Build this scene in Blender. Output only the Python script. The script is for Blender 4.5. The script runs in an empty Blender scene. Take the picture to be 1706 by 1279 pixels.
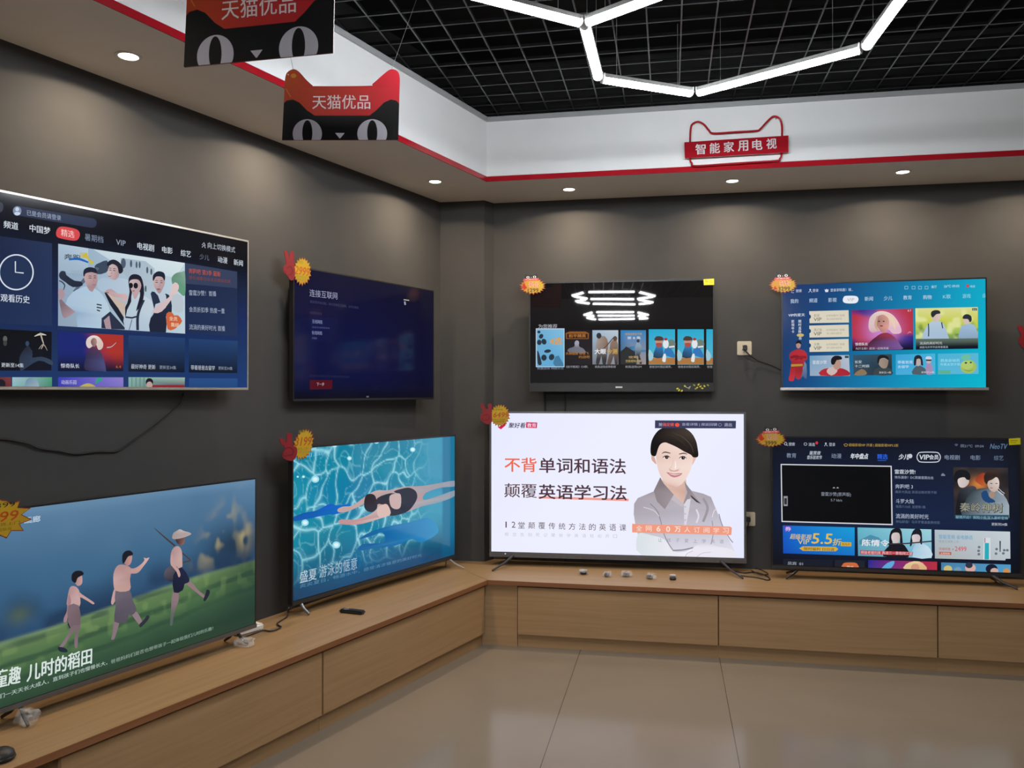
import bpy, bmesh, math, random
from mathutils import Vector, Matrix
from mathutils.geometry import tessellate_polygon

sc = bpy.context.scene
col = sc.collection
R = math.radians

# ------------------------------------------------------------------ camera
YAW, PITCH = R(10.8), math.atan(11.5 / 1375.0)
FPX, CX, CY = 1375.0, 853.0, 639.5
CAM = Vector((0, 0, 1.5))
FWD = Vector((-math.sin(YAW) * math.cos(PITCH), math.cos(YAW) * math.cos(PITCH), math.sin(PITCH)))
RGT = Vector((math.cos(YAW), math.sin(YAW), 0))
UPV = RGT.cross(FWD)
cd = bpy.data.cameras.new('camera')
cam = bpy.data.objects.new('camera', cd)
col.objects.link(cam)
cam.matrix_world = Matrix.Translation(CAM) @ Matrix((RGT, UPV, -FWD)).transposed().to_4x4()
cd.sensor_width = 36
cd.lens = FPX / 1706 * 36
cd.clip_start = .02
sc.camera = cam

# ------------------------------------------------------------------ world, view, general light
w = bpy.data.worlds.new('world')
sc.world = w
w.use_nodes = True
w.node_tree.nodes['Background'].inputs[0].default_value = (.6, .65, .7, 1)
w.node_tree.nodes['Background'].inputs[1].default_value = 0.02
vs = sc.view_settings
vs.view_transform = 'Standard'
vs.look = 'None'
vs.gamma = 1
vs.use_curve_mapping = False
vs.exposure = 0.0
TUBE_L = 122.0          # radiance of the hanging white light tubes
DOWN_W = 38.0          # watts of one recessed downlight
DOWN_COL = (1.0, .80, .58)

# ------------------------------------------------------------------ helpers
def ray(x, y):
    return FWD + RGT * ((x - CX) / FPX) - UPV * ((y - CY) / FPX)
def on_z(x, y, z):
    d = ray(x, y)
    return CAM + d * ((z - CAM.z) / d.z)
def on_plane(x, y, p, n):
    d = ray(x, y)
    return CAM + d * ((Vector(p) - CAM).dot(n) / d.dot(n))

def lin(c):
    if isinstance(c, str):
        c = [int(c[i:i + 2], 16) / 255 for i in (0, 2, 4)]
        return tuple(v / 12.92 if v <= .04045 else ((v + .055) / 1.055) ** 2.4 for v in c)
    return tuple(c[:3])

def mat(name, c, rough=.5, metal=0, spec=.5, noise=0, scale=20, bump=0, emit=None, estr=0, coat=0):
    m = bpy.data.materials.new(name)
    m.use_nodes = True
    nt = m.node_tree
    b = nt.nodes['Principled BSDF']
    c = lin(c)
    b.inputs['Base Color'].default_value = (*c, 1)
    b.inputs['Roughness'].default_value = rough
    b.inputs['Metallic'].default_value = metal
    b.inputs['Specular IOR Level'].default_value = spec
    b.inputs['Coat Weight'].default_value = coat
    if noise or bump:
        tc = nt.nodes.new('ShaderNodeTexCoord')
        n = nt.nodes.new('ShaderNodeTexNoise')
        n.inputs['Scale'].default_value = scale
        n.inputs['Detail'].default_value = 4
        nt.links.new(tc.outputs['Object'], n.inputs['Vector'])
        if noise:
            r = nt.nodes.new('ShaderNodeValToRGB')
            r.color_ramp.elements[0].position = .3
            r.color_ramp.elements[1].position = .7
            r.color_ramp.elements[0].color = (*[v * (1 - noise) for v in c], 1)
            r.color_ramp.elements[1].color = (*[min(1, v * (1 + noise)) for v in c], 1)
            nt.links.new(n.outputs['Fac'], r.inputs['Fac'])
            nt.links.new(r.outputs['Color'], b.inputs['Base Color'])
        if bump:
            bp = nt.nodes.new('ShaderNodeBump')
            bp.inputs['Strength'].default_value = bump
            bp.inputs['Distance'].default_value = .002
            nt.links.new(n.outputs['Fac'], bp.inputs['Height'])
            nt.links.new(bp.outputs['Normal'], b.inputs['Normal'])
    if emit:
        b.inputs['Emission Color'].default_value = (*lin(emit), 1)
        b.inputs['Emission Strength'].default_value = estr
    return m

def attr_mat(name, emission, rough, spec=.5):
    """colours come from the mesh's own colour layer: a lit display, or a print"""
    m = bpy.data.materials.new(name)
    m.use_nodes = True
    nt = m.node_tree
    b = nt.nodes['Principled BSDF']
    a = nt.nodes.new('ShaderNodeAttribute')
    a.attribute_name = 'Col'
    b.inputs['Roughness'].default_value = rough
    b.inputs['Specular IOR Level'].default_value = spec
    if emission:
        b.inputs['Base Color'].default_value = (.004, .004, .005, 1)
        nt.links.new(a.outputs['Color'], b.inputs['Emission Color'])
        b.inputs['Emission Strength'].default_value = emission
    else:
        nt.links.new(a.outputs['Color'], b.inputs['Base Color'])
    return m

def wood(name, light, dark, rough=.38, axis=0, spec=.5):
    m = bpy.data.materials.new(name)
    m.use_nodes = True
    nt = m.node_tree
    b = nt.nodes['Principled BSDF']
    b.inputs['Roughness'].default_value = rough
    b.inputs['Specular IOR Level'].default_value = spec
    tc = nt.nodes.new('ShaderNodeTexCoord')
    mp = nt.nodes.new('ShaderNodeMapping')
    s = [28, 28, 28]
    s[axis] = 1.1
    mp.inputs['Scale'].default_value = s
    n = nt.nodes.new('ShaderNodeTexNoise')
    n.inputs['Scale'].default_value = 1.6
    n.inputs['Detail'].default_value = 7
    n.inputs['Distortion'].default_value = .6
    r = nt.nodes.new('ShaderNodeValToRGB')
    r.color_ramp.elements[0].position = .33
    r.color_ramp.elements[1].position = .68
    r.color_ramp.elements[0].color = (*lin(dark), 1)
    r.color_ramp.elements[1].color = (*lin(light), 1)
    nt.links.new(tc.outputs['Object'], mp.inputs['Vector'])
    nt.links.new(mp.outputs['Vector'], n.inputs['Vector'])
    nt.links.new(n.outputs['Fac'], r.inputs['Fac'])
    nt.links.new(r.outputs['Color'], b.inputs['Base Color'])
    return m

class MB:
    """collects solid shapes, then links them as one mesh object"""
    def __init__(s):
        s.bm = bmesh.new()
    def box(s, x0, y0, z0, x1, y1, z1, bev=0):
        b = bmesh.new()
        bmesh.ops.create_cube(b, size=1)
        for v in b.verts:
            v.co = ((x0 + x1) / 2 + v.co.x * (x1 - x0), (y0 + y1) / 2 + v.co.y * (y1 - y0), (z0 + z1) / 2 + v.co.z * (z1 - z0))
        if bev:
            bmesh.ops.bevel(b, geom=b.edges[:], offset=bev, segments=2, affect='EDGES')
        s.add(b)
        return s
    def add(s, b, M=None):
        if M is not None:
            b.transform(M)
        me = bpy.data.meshes.new('tmp')
        b.to_mesh(me)
        b.free()
        s.bm.from_mesh(me)
        bpy.data.meshes.remove(me)
        return s
    def prism(s, pts, z0, z1, M=None, bev=0):
        """pts in xy, extruded from z0 to z1"""
        b = bmesh.new()
        f = b.faces.new([b.verts.new((p[0], p[1], z0)) for p in pts])
        r = bmesh.ops.extrude_face_region(b, geom=[f])
        for v in r['geom']:
            if isinstance(v, bmesh.types.BMVert):
                v.co.z = z1
        bmesh.ops.recalc_face_normals(b, faces=b.faces[:])
        if bev:
            bmesh.ops.bevel(b, geom=b.edges[:], offset=bev, segments=2, affect='EDGES')
        return s.add(b, M)
    def tube(s, pts, r, n=8, close=False, cap=True):
        pts = [Vector(p) for p in pts]
        b = bmesh.new()
        rings = []
        m = len(pts)
        up = None
        for i, p in enumerate(pts):
            if close:
                t = pts[(i + 1) % m] - pts[i - 1]
            else:
                t = pts[min(i + 1, m - 1)] - pts[max(i - 1, 0)]
            t.normalize()
            if up is None:
                up = Vector((0, 0, 1)) if abs(t.z) < .9 else Vector((1, 0, 0))
            sx = t.cross(up).normalized()
            sy = sx.cross(t).normalized()
            up = sy
            rr = r[i] if isinstance(r, (list, tuple)) else r
            rings.append([b.verts.new(p + sx * (rr * math.cos(k * 2 * math.pi / n)) + sy * (rr * math.sin(k * 2 * math.pi / n))) for k in range(n)])
        for i in range(m if close else m - 1):
            A, B = rings[i], rings[(i + 1) % m]
            for k in range(n):
                b.faces.new((A[k], A[(k + 1) % n], B[(k + 1) % n], B[k]))
        if cap and not close:
            b.faces.new(rings[0][::-1])
            b.faces.new(rings[-1])
        bmesh.ops.recalc_face_normals(b, faces=b.faces[:])
        return s.add(b)
    def lathe(s, prof, n=32, c=(0, 0, 0)):
        b = bmesh.new()
        rings = []
        for (rr, z) in prof:
            if rr < 1e-6:
                rings.append([b.verts.new((c[0], c[1], c[2] + z))])
            else:
                rings.append([b.verts.new((c[0] + rr * math.cos(k * 2 * math.pi / n), c[1] + rr * math.sin(k * 2 * math.pi / n), c[2] + z)) for k in range(n)])
        for A, B in zip(rings, rings[1:]):
            for k in range(n):
                a = [A[k % len(A)], A[(k + 1) % len(A)], B[(k + 1) % len(B)], B[k % len(B)]]
                q = []
                for v in a:
                    if v not in q:
                        q.append(v)
                if len(q) > 2:
                    b.faces.new(q)
        bmesh.ops.recalc_face_normals(b, faces=b.faces[:])
        return s.add(b)
    def build(s, name, m, parent=None, smooth=False, kind=None, label=None):
        me = bpy.data.meshes.new(name)
        if smooth:
            for f in s.bm.faces:
                f.smooth = True
        s.bm.to_mesh(me)
        s.bm.free()
        me.materials.append(m)
        if smooth:
            try:
                me.set_sharp_from_angle(angle=R(40))
            except Exception:
                pass
        o = bpy.data.objects.new(name, me)
        col.objects.link(o)
        if parent:
            o.parent = parent
        if kind:
            o['kind'] = kind
        if label:
            o['label'] = label
        return o

def thing(name, label, cat, loc=(0, 0, 0), rz=0, group=None):
    o = bpy.data.objects.new(name, None)
    col.objects.link(o)
    o.location = loc
    o.rotation_euler = (0, 0, rz)
    o.empty_display_size = .1
    return tag(o, label, cat, group)
def tag(o, label, cat, group=None):
    o['label'] = label
    o['category'] = cat
    if group:
        o['group'] = group
    return o
def dup(root, loc, rz, label):
    r = root.copy()
    col.objects.link(r)
    r.location = loc
    r.rotation_euler = (0, 0, rz)
    r['label'] = label
    for ch in list(root.children):
        c = ch.copy()
        col.objects.link(c)
        c.parent = r
        for g in list(ch.children):
            d = g.copy()
            col.objects.link(d)
            d.parent = c
    return r

def smooth_path(pts, k=6, close=False):
    """Catmull-Rom through the points"""
    n = len(pts)
    out = []
    rng = range(n) if close else range(n - 1)
    for i in rng:
        if close:
            p0, p1, p2, p3 = pts[i - 1], pts[i], pts[(i + 1) % n], pts[(i + 2) % n]
        else:
            p0, p1, p2, p3 = pts[max(i - 1, 0)], pts[i], pts[i + 1], pts[min(i + 2, n - 1)]
        for j in range(k):
            t = j / k
            out.append(tuple(.5 * ((2 * b) + (c - a) * t + (2 * a - 5 * b + 4 * c - d) * t * t + (3 * b - a - 3 * c + d) * t ** 3)
                             for a, b, c, d in zip(p0, p1, p2, p3)))
    if not close:
        out.append(tuple(pts[-1]))
    return out

def hash2(i, j, k=0):
    h = (i * 374761393 + j * 668265263 + k * 974634777) & 0xffffffff
    h = ((h ^ (h >> 13)) * 1274126177) & 0xffffffff
    return ((h ^ (h >> 16)) & 0xffff) / 65535
def vnoise(x, y, k=0):
    i, j = math.floor(x), math.floor(y)
    u, v = x - i, y - j
    u, v = u * u * (3 - 2 * u), v * v * (3 - 2 * v)
    a, b, c, d = hash2(i, j, k), hash2(i + 1, j, k), hash2(i, j + 1, k), hash2(i + 1, j + 1, k)
    return a + (b - a) * u + (c - a) * v + (a - b - c + d) * u * v
def mixc(a, b, t):
    t = max(0, min(1, t))
    return tuple(x + (y - x) * t for x, y in zip(a, b))
def ramp(stops, t):
    """stops: (position, hex) in order"""
    for (p, c), (q, d) in zip(stops, stops[1:]):
        if t <= q:
            return mixc(lin(c), lin(d), (t - p) / (q - p))
    return lin(stops[-1][1])
def sstep(a, b, x):
    t = max(0, min(1, (x - a) / (b - a)))
    return t * t * (3 - 2 * t)

_glyphs = {}
def glyph_mesh(text):
    """outline of a line of writing as (verts, faces, bbox)"""
    key = text
    if key in _glyphs:
        return _glyphs[key]
    cu = bpy.data.curves.new('writing', 'FONT')
    cu.body = text
    cu.resolution_u = 2
    o = bpy.data.objects.new('writing', cu)
    col.objects.link(o)
    dg = bpy.context.evaluated_depsgraph_get()
    ev = o.evaluated_get(dg)
    me = ev.to_mesh()
    V = [(v.co.x, v.co.y) for v in me.vertices]
    Fc = [tuple(p.vertices) for p in me.polygons]
    ev.to_mesh_clear()
    bpy.data.objects.remove(o)
    bpy.data.curves.remove(cu)
    if not V:
        V = [(0, 0), (1, 0), (1, 1)]
    xs = [v[0] for v in V]
    ys = [v[1] for v in V]
    _glyphs[key] = (V, Fc, (min(xs), min(ys), max(xs), max(ys)))
    return _glyphs[key]

class Pic:
    """A flat picture on a plane in the place (a display, a print): coloured shapes in one mesh.
    Points are given in a scan of that picture (offset ox, oy and scale s); proj turns a scan point into plane coordinates (u, v)."""
    STEP = 1.5e-5
    def __init__(s, proj, ox=0, oy=0, sc_=1, base=.0008):
        s.proj, s.ox, s.oy, s.sc = proj, ox, oy, sc_
        s.V, s.F, s.C = [], [], []
        s.d = base
        s.clip = None
    def m(s, p):
        return s.proj(s.ox + p[0] / s.sc, s.oy + p[1] / s.sc)
    def _emit(s, uv, faces, cols):
        s.d += s.STEP
        n = len(s.V)
        if s.clip:
            a, b, c, e = s.clip
            uv = [(min(max(u, a), c), min(max(v, b), e)) for u, v in uv]
        s.V += [(u, -s.d, v) for u, v in uv]
        s.F += [tuple(i + n for i in f) for f in faces]
        s.C += cols
    def poly(s, pts, c, smooth=0):
        """c: one colour, or a list of (point, colour) that is blended over the shape"""
        if smooth:
            pts = smooth_path(pts, smooth, True)
        uv = [s.m(p) for p in pts]
        tris = tessellate_polygon([[Vector((a, b, 0)) for a, b in uv]])
        if isinstance(c, list):
            cc = []
            for p in pts:
                wsum, acc = 0, [0, 0, 0]
                for q, k in c:
                    ww = 1 / ((p[0] - q[0]) ** 2 + (p[1] - q[1]) ** 2 + 4)
                    k = lin(k)
                    wsum += ww
                    acc = [x + ww * y for x, y in zip(acc, k)]
                cc.append(tuple(x / wsum for x in acc))
        else:
            cc = [lin(c)] * len(pts)
        s._emit(uv, tris, cc)
    def at(s, ox, oy, k):
        s.ox, s.oy, s.sc = ox, oy, k
        return s
    def full(s, nx, ny, fn):
        """the whole lit area, filled by fn(s, t)"""
        a, b, c_, d = s.clip
        keep = s.proj, s.ox, s.oy, s.sc
        s.proj, s.ox, s.oy, s.sc = (lambda x, y: (x, y)), 0, 0, 1
        s.grid([(a, d), (c_, d), (c_, b), (a, b)], nx, ny, fn)
        s.proj, s.ox, s.oy, s.sc = keep
    def quad(s, x0, y0, x1, y1, c):
        """axis-aligned in the scan; c may be four corner colours TL TR BR BL"""
        s.quad4([(x0, y0), (x1, y0), (x1, y1), (x0, y1)], c)
    def quad4(s, pts, c):
        cc = [lin(k) for k in c] if isinstance(c, list) else [lin(c)] * 4
        s._emit([s.m(p) for p in pts], [(0, 1, 2, 3)], cc)
    def grid(s, pts, nx, ny, fn):
        """quad TL TR BR BL filled by fn(s, t) -> linear rgb, s right, t down"""
        A, B, C_, D = [Vector(s.m(p)) for p in pts]
        uv, cc, f = [], [], []
        for j in range(ny + 1):
            for i in range(nx + 1):
                a, b = i / nx, j / ny
                p = (A * (1 - a) + B * a) * (1 - b) + (D * (1 - a) + C_ * a) * b
                uv.append((p.x, p.y))
                cc.append(tuple(fn(a, b)))
        for j in range(ny):
            for i in range(nx):
                k = j * (nx + 1) + i
                f.append((k, k + 1, k + nx + 2, k + nx + 1))
        s._emit(uv, f, cc)
    def ellipse(s, cx, cy, rx, ry, c, rot=0, n=28, a0=0, a1=360):
        ca, sa = math.cos(R(rot)), math.sin(R(rot))
        pts = []
        for i in range(n + (a1 - a0 < 360)):
            t = R(a0 + (a1 - a0) * i / n)
            x, y = rx * math.cos(t), ry * math.sin(t)
            pts.append((cx + x * ca - y * sa, cy + x * sa + y * ca))
        s.poly(pts, c)
    def stroke(s, pts, wd, c, smooth=0, close=False):
        """line of width wd (one number, or one per point) in scan pixels"""
        if smooth:
            k = len(pts)
            if isinstance(wd, (list, tuple)):
                q = smooth_path([(p[0], p[1], x) for p, x in zip(pts, wd)], smooth, close)
                pts, wd = [(a, b) for a, b, _ in q], [x for _, _, x in q]
            else:
                pts = smooth_path(pts, smooth, close)
        n = len(pts)
        L, Rr = [], []
        for i, p in enumerate(pts):
            if close:
                a, b = pts[i - 1], pts[(i + 1) % n]
            else:
                a, b = pts[max(i - 1, 0)], pts[min(i + 1, n - 1)]
            dx, dy = b[0] - a[0], b[1] - a[1]
            l = math.hypot(dx, dy) or 1
            h = (wd[i] if isinstance(wd, (list, tuple)) else wd) / 2
            L.append((p[0] - dy / l * h, p[1] + dx / l * h))
            Rr.append((p[0] + dy / l * h, p[1] - dx / l * h))
        uv = [s.m(p) for p in L] + [s.m(p) for p in Rr]
        f = [(i, (i + 1) % n, n + (i + 1) % n, n + i) for i in range(n if close else n - 1)]
        s._emit(uv, f, [lin(c)] * (2 * n))
    def text(s, t, x0, y0, x1, h, c, bold=.015, y1=None, italic=0):
        """writing whose lower-left corner is (x0, y0), right end at x1, letters h pixels high"""
        V, Fc, (bx0, by0, bx1, by1) = glyph_mesh(t)
        P0 = Vector(s.m((x0, y0)))
        P1 = Vector(s.m((x1, y0 if y1 is None else y1)))
        Hh = (Vector(s.m((x0, y0 - h))) - P0).length
        X = P1 - P0
        if y1 is None:
            X = Vector((X.x, 0))
        Y = Vector((-X.y, X.x)).normalized() * Hh
        Xn = X.normalized()
        # heavier strokes: the same outline printed again, shifted a hair
        sh = [(0, 0)] if bold < .006 else [(-bold, 0), (bold, 0)] if bold < .016 else [(-bold, -bold * .5), (bold, -bold * .5), (0, bold * .8)]
        for sx, sy in sh:
            off = Xn * (sx * Hh) + Y * sy
            uv = []
            for (x, y) in V:
                a, b = (x - bx0) / (bx1 - bx0), (y - by0) / (by1 - by0)
                p = P0 + X * a + Y * b + off
                uv.append((p.x + italic * b * Hh, p.y))
            s._emit(uv, Fc, [lin(c)] * len(V))
    def build(s, name, m, parent, label=None):
        me = bpy.data.meshes.new(name)
        me.from_pydata(s.V, [], s.F)
        ca = me.color_attributes.new('Col', 'FLOAT_COLOR', 'POINT')
        flat = []
        for c in s.C:
            flat += [c[0], c[1], c[2], 1.0]
        ca.data.foreach_set('color', flat)
        # every face looks out of the plane, towards -y
        bm = bmesh.new()
        bm.from_mesh(me)
        bad = []
        for f in bm.faces:
            f.normal_update()
            if f.normal.y > 0:
                bad.append(f)
        bmesh.ops.reverse_faces(bm, faces=bad)
        bm.to_mesh(me)
        bm.free()
        me.materials.append(m)
        o = bpy.data.objects.new(name, me)
        col.objects.link(o)
        o.parent = parent
        if label:
            o['label'] = label
        return o

# ------------------------------------------------------------------ materials
M = dict(
    wall=mat('dark_grey_wall_paint', (.051, .050, .0495), .75, spec=.3, noise=.05, scale=6, bump=.15),
    white=mat('white_fascia_paint', (.86, .87, .88), .55, noise=.015, scale=5),
    soffit=mat('pale_soffit_paint', (.80, .755, .69), .6, noise=.02, scale=5),
    room=mat('far_room_paint', (.55, .55, .54), .7, noise=.03, scale=4),
    lip=mat('grey_edge_trim', (.36, .37, .38), .5, noise=.03, scale=8),
    red=mat('glossy_red_acrylic', (.42, .012, .022), .05, noise=.04, scale=9),
    black=mat('black_plastic', (.012, .012, .013), .35, noise=.1, scale=30),
    glossblack=mat('black_glass', (.006, .006, .007), .06, spec=.28, noise=.1, scale=3),
    grey=mat('grey_metal', (.16, .16, .17), .35, .7, noise=.06, scale=40),
    darkgrey=mat('dark_grey_metal', (.05, .05, .054), .35, .5, noise=.06, scale=40),
    silver=mat('brushed_silver_metal', (.55, .54, .52), .3, .9, noise=.06, scale=60),
    champagne=mat('champagne_metal', (.62, .57, .50), .3, .6, noise=.05, scale=60),
    gridedge_lit=mat('ceiling_grid_lit_edge', (.095, .10, .105), .3, .4, noise=.2, scale=5),  # paler than the blades: tube light on their undersides, put into the colour
    void=mat('black_ceiling_paint', (.006, .006, .0065), .9, noise=.2, scale=3),
    grid=mat('ceiling_grid_metal', (.0035, .0036, .004), .6, 0, .2, noise=.15, scale=8),
    beige=mat('beige_plastic', (.55, .48, .36), .4, noise=.03, scale=30),
    whiteplastic=mat('white_plastic', (.75, .74, .72), .4, noise=.03, scale=30),
    rubber=mat('black_rubber', (.014, .012, .012), .5, noise=.1, scale=40),
    tube=mat('lit_white_tube', (.9, .9, .9), .4, emit=(.93, .97, 1.0), estr=TUBE_L),
    lens=mat('lit_downlight_lens', (.9, .9, .9), .4, emit=(1, .90, .72), estr=14),
    wood_top=wood('light_oak_laminate', (.295, .187, .095), (.245, .150, .072), .42, spec=.3),
    wood_door=wood('oak_laminate_door', (.385, .238, .122), (.33, .198, .096), .42, spec=.35),
    wood_edge=wood('reddish_wood_edging', (.26, .105, .042), (.20, .075, .028), .4),
    screen=attr_mat('lit_display', 1.0, .09, .28),
    screen_gloss=attr_mat('lit_glossy_display', 1.0, .018, .5),
    screen_matte=attr_mat('lit_matte_display', 1.0, .12, .10),
    printed=attr_mat('printed_card', 0, .38, .4),
    film=None,
)
def film_mat():
    m = bpy.data.materials.new('clear_plastic_film')
    m.use_nodes = True
    nt = m.node_tree
    b = nt.nodes['Principled BSDF']
    b.inputs['Base Color'].default_value = (.85, .86, .88, 1)
    b.inputs['Roughness'].default_value = .18
    tr = nt.nodes.new('ShaderNodeBsdfTransparent')
    mx = nt.nodes.new('ShaderNodeMixShader')
    tc = nt.nodes.new('ShaderNodeTexCoord')
    n = nt.nodes.new('ShaderNodeTexNoise')
    n.inputs['Scale'].default_value = 45
    rp = nt.nodes.new('ShaderNodeMapRange')
    rp.inputs['From Min'].default_value = .35
    rp.inputs['From Max'].default_value = .75
    rp.inputs['To Min'].default_value = .06
    rp.inputs['To Max'].default_value = .38
    nt.links.new(tc.outputs['Object'], n.inputs['Vector'])
    nt.links.new(n.outputs['Fac'], rp.inputs['Value'])
    nt.links.new(rp.outputs['Result'], mx.inputs[0])
    nt.links.new(tr.outputs[0], mx.inputs[1])
    nt.links.new(b.outputs[0], mx.inputs[2])
    nt.links.new(mx.outputs[0], nt.nodes['Material Output'].inputs['Surface'])
    return m
M['film'] = film_mat()

def floor_mat():
    m = bpy.data.materials.new('polished_beige_floor_tiles')
    m.use_nodes = True
    nt = m.node_tree
    b = nt.nodes['Principled BSDF']
    b.inputs['Roughness'].default_value = .15
    b.inputs['Specular IOR Level'].default_value = .2
    tc = nt.nodes.new('ShaderNodeTexCoord')
    sx = nt.nodes.new('ShaderNodeSeparateXYZ')
    nt.links.new(tc.outputs['Object'], sx.inputs[0])
    line = None
    for gx in (-.498, .268):                 # the two open joints between the large polished slabs
        cm = nt.nodes.new('ShaderNodeMath')
        cm.operation = 'COMPARE'
        cm.inputs[1].default_value = gx
        cm.inputs[2].default_value = .0016
        nt.links.new(sx.outputs['X'], cm.inputs[0])
        if line is None:
            line = cm
        else:
            mxn = nt.nodes.new('ShaderNodeMath')
            mxn.operation = 'MAXIMUM'
            nt.links.new(line.outputs[0], mxn.inputs[0])
            nt.links.new(cm.outputs[0], mxn.inputs[1])
            line = mxn
    br = nt.nodes.new('ShaderNodeMix')
    br.data_type = 'RGBA'
    br.inputs['A'].default_value = (.195, .160, .125, 1)
    br.inputs['B'].default_value = (.05, .04, .03, 1)
    nt.links.new(line.outputs[0], br.inputs['Factor'])
    n = nt.nodes.new('ShaderNodeTexNoise')
    n.inputs['Scale'].default_value = 1.7
    n.inputs['Detail'].default_value = 6
    n.inputs['Distortion'].default_value = 1.2
    mr = nt.nodes.new('ShaderNodeMapRange')
    mr.inputs['To Min'].default_value = .9
    mr.inputs['To Max'].default_value = 1.08
    mul = nt.nodes.new('ShaderNodeVectorMath')
    mul.operation = 'SCALE'
    nt.links.new(tc.outputs['Object'], n.inputs['Vector'])
    nt.links.new(n.outputs['Fac'], mr.inputs['Value'])
    nt.links.new(br.outputs['Result'], mul.inputs[0])
    nt.links.new(mr.outputs['Result'], mul.inputs['Scale'])
    nt.links.new(mul.outputs[0], b.inputs['Base Color'])
    return m
M['floor'] = floor_mat()
# ------------------------------------------------------------------ the room
WY = 5.25                                   # back wall
SD = .306                                   # the left wall leans: x changes by SD for each metre of y
def lx(y):                                  # x of the left wall at y
    return -1.43 + SD * (y - WY)
ZS, ZF, ZG = 2.722, 3.085, 3.14             # soffit, top of fascia, underside of the ceiling grid
FY, FSD = 4.70, .298                        # fascia face of the back wall; slope of the left one
def fx(y):
    return -1.048 + FSD * (y - FY)
XR, YB = 4.3, -8.0
ZFL = .03                                   # floor level
ZT = 3.62

def struct(name, mb, m, **k):
    return mb.build(name, m, kind='structure', **k)
struct('floor', MB().prism([(lx(YB) - .2, YB - .2), (XR + .2, YB - .2), (XR + .2, WY + .2), (lx(WY) - .2, WY + .2)], -.1, ZFL), M['floor'])
struct('ceiling', MB().prism([(lx(YB) - .2, YB - .2), (XR + .2, YB - .2), (XR + .2, WY + .2), (lx(WY) - .2, WY + .2)], ZT, ZT + .1), M['void'])
struct('wall_back', MB().box(lx(WY) - .2, WY, ZFL, XR + .1, WY + .15, ZT), M['wall'])
struct('wall_left', MB().prism([(lx(YB), YB), (lx(WY), WY), (lx(WY) - .15, WY), (lx(YB) - .15, YB)], ZFL, ZT), M['wall'])
struct('wall_right', MB().box(XR, YB, ZFL, XR + .15, WY, ZT), M['room'])
struct('wall_rear', MB().box(lx(YB) - .2, YB - .15, ZFL, XR + .1, YB, ZT), M['room'])
# boxed-in pipe corner between the two dark walls
struct('wall_corner', MB().prism([(lx(5.16), 5.16), (-1.165, 5.16), (-1.122, WY), (lx(WY), WY)], ZFL, ZS), M['wall'])
# dropped soffit round the two walls and its white fascia
ov = .06
struct('ceiling_soffit', MB().prism([(fx(YB) , YB), (fx(FY), FY), (XR, FY), (XR, WY), (lx(WY), WY), (lx(YB), YB)], ZS, ZS + .03), M['soffit'])
struct('trim_1', MB().prism([(fx(YB), YB), (fx(FY), FY), (XR, FY), (XR, FY + .05), (fx(FY) - .052, FY + .05), (fx(YB) - .052, YB)], ZS + .031, ZF), M['white'], label='white fascia band of the dropped soffit')
e = .012
struct('trim_2', MB().prism([(fx(YB) + e, YB), (fx(FY) + e * .75, FY - e), (XR, FY - e), (XR, FY - .0005), (fx(FY) + .0004, FY - .0005), (fx(YB) + .0005, YB)], ZF - .014, ZF + .012), M['lip'], label='thin grey edge along the top of the fascia')
e = .006
struct('trim_3', MB().prism([(fx(YB) + e, YB), (fx(FY) + e * .75, FY - e), (XR, FY - e), (XR, FY - .0005), (fx(FY) + .0004, FY - .0005), (fx(YB) + .0005, YB)], ZS - .001, ZS + .028), M['red'], label='glossy red stripe along the lower edge of the fascia')
# open-cell black grid hung under the dark void
g = MB()
CELL = .15
gx0 = on_z(1081, 88, ZG).x
xs = [gx0 + CELL * k for k in range(-28, 26) if -3.6 < gx0 + CELL * k < XR - .05]
gy0 = on_z(1081, 104, ZG).y
ys = [gy0 + CELL * k for k in range(-60, 10) if -4.5 < gy0 + CELL * k < 4.9]
def gl(y):
    return max(-3.6, fx(y) - .12)
ge = MB()
for y in ys:
    g.box(gl(y), y - .002, ZG, XR - .02, y + .002, ZG + .014)
    ge.box(gl(y), y - .003, ZG - .0022, XR - .02, y + .003, ZG - .0002)
for x in xs:
    yend = min(4.9, FY + (x - fx(FY) + .12) / FSD)
    if yend > -4.4:
        g.box(x - .002, -4.5, ZG + .0004, x + .002, yend, ZG + .0136)
        ge.box(x - .0034, -4.5, ZG - .0028, x + .0034, yend, ZG - .0008)
gr = struct('ceiling_grid', g, M['grid'])
ge.build('lit_bottom_edge', M['gridedge_lit'], gr)  # strips coloured as the tube-lit undersides of the black blades

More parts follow.
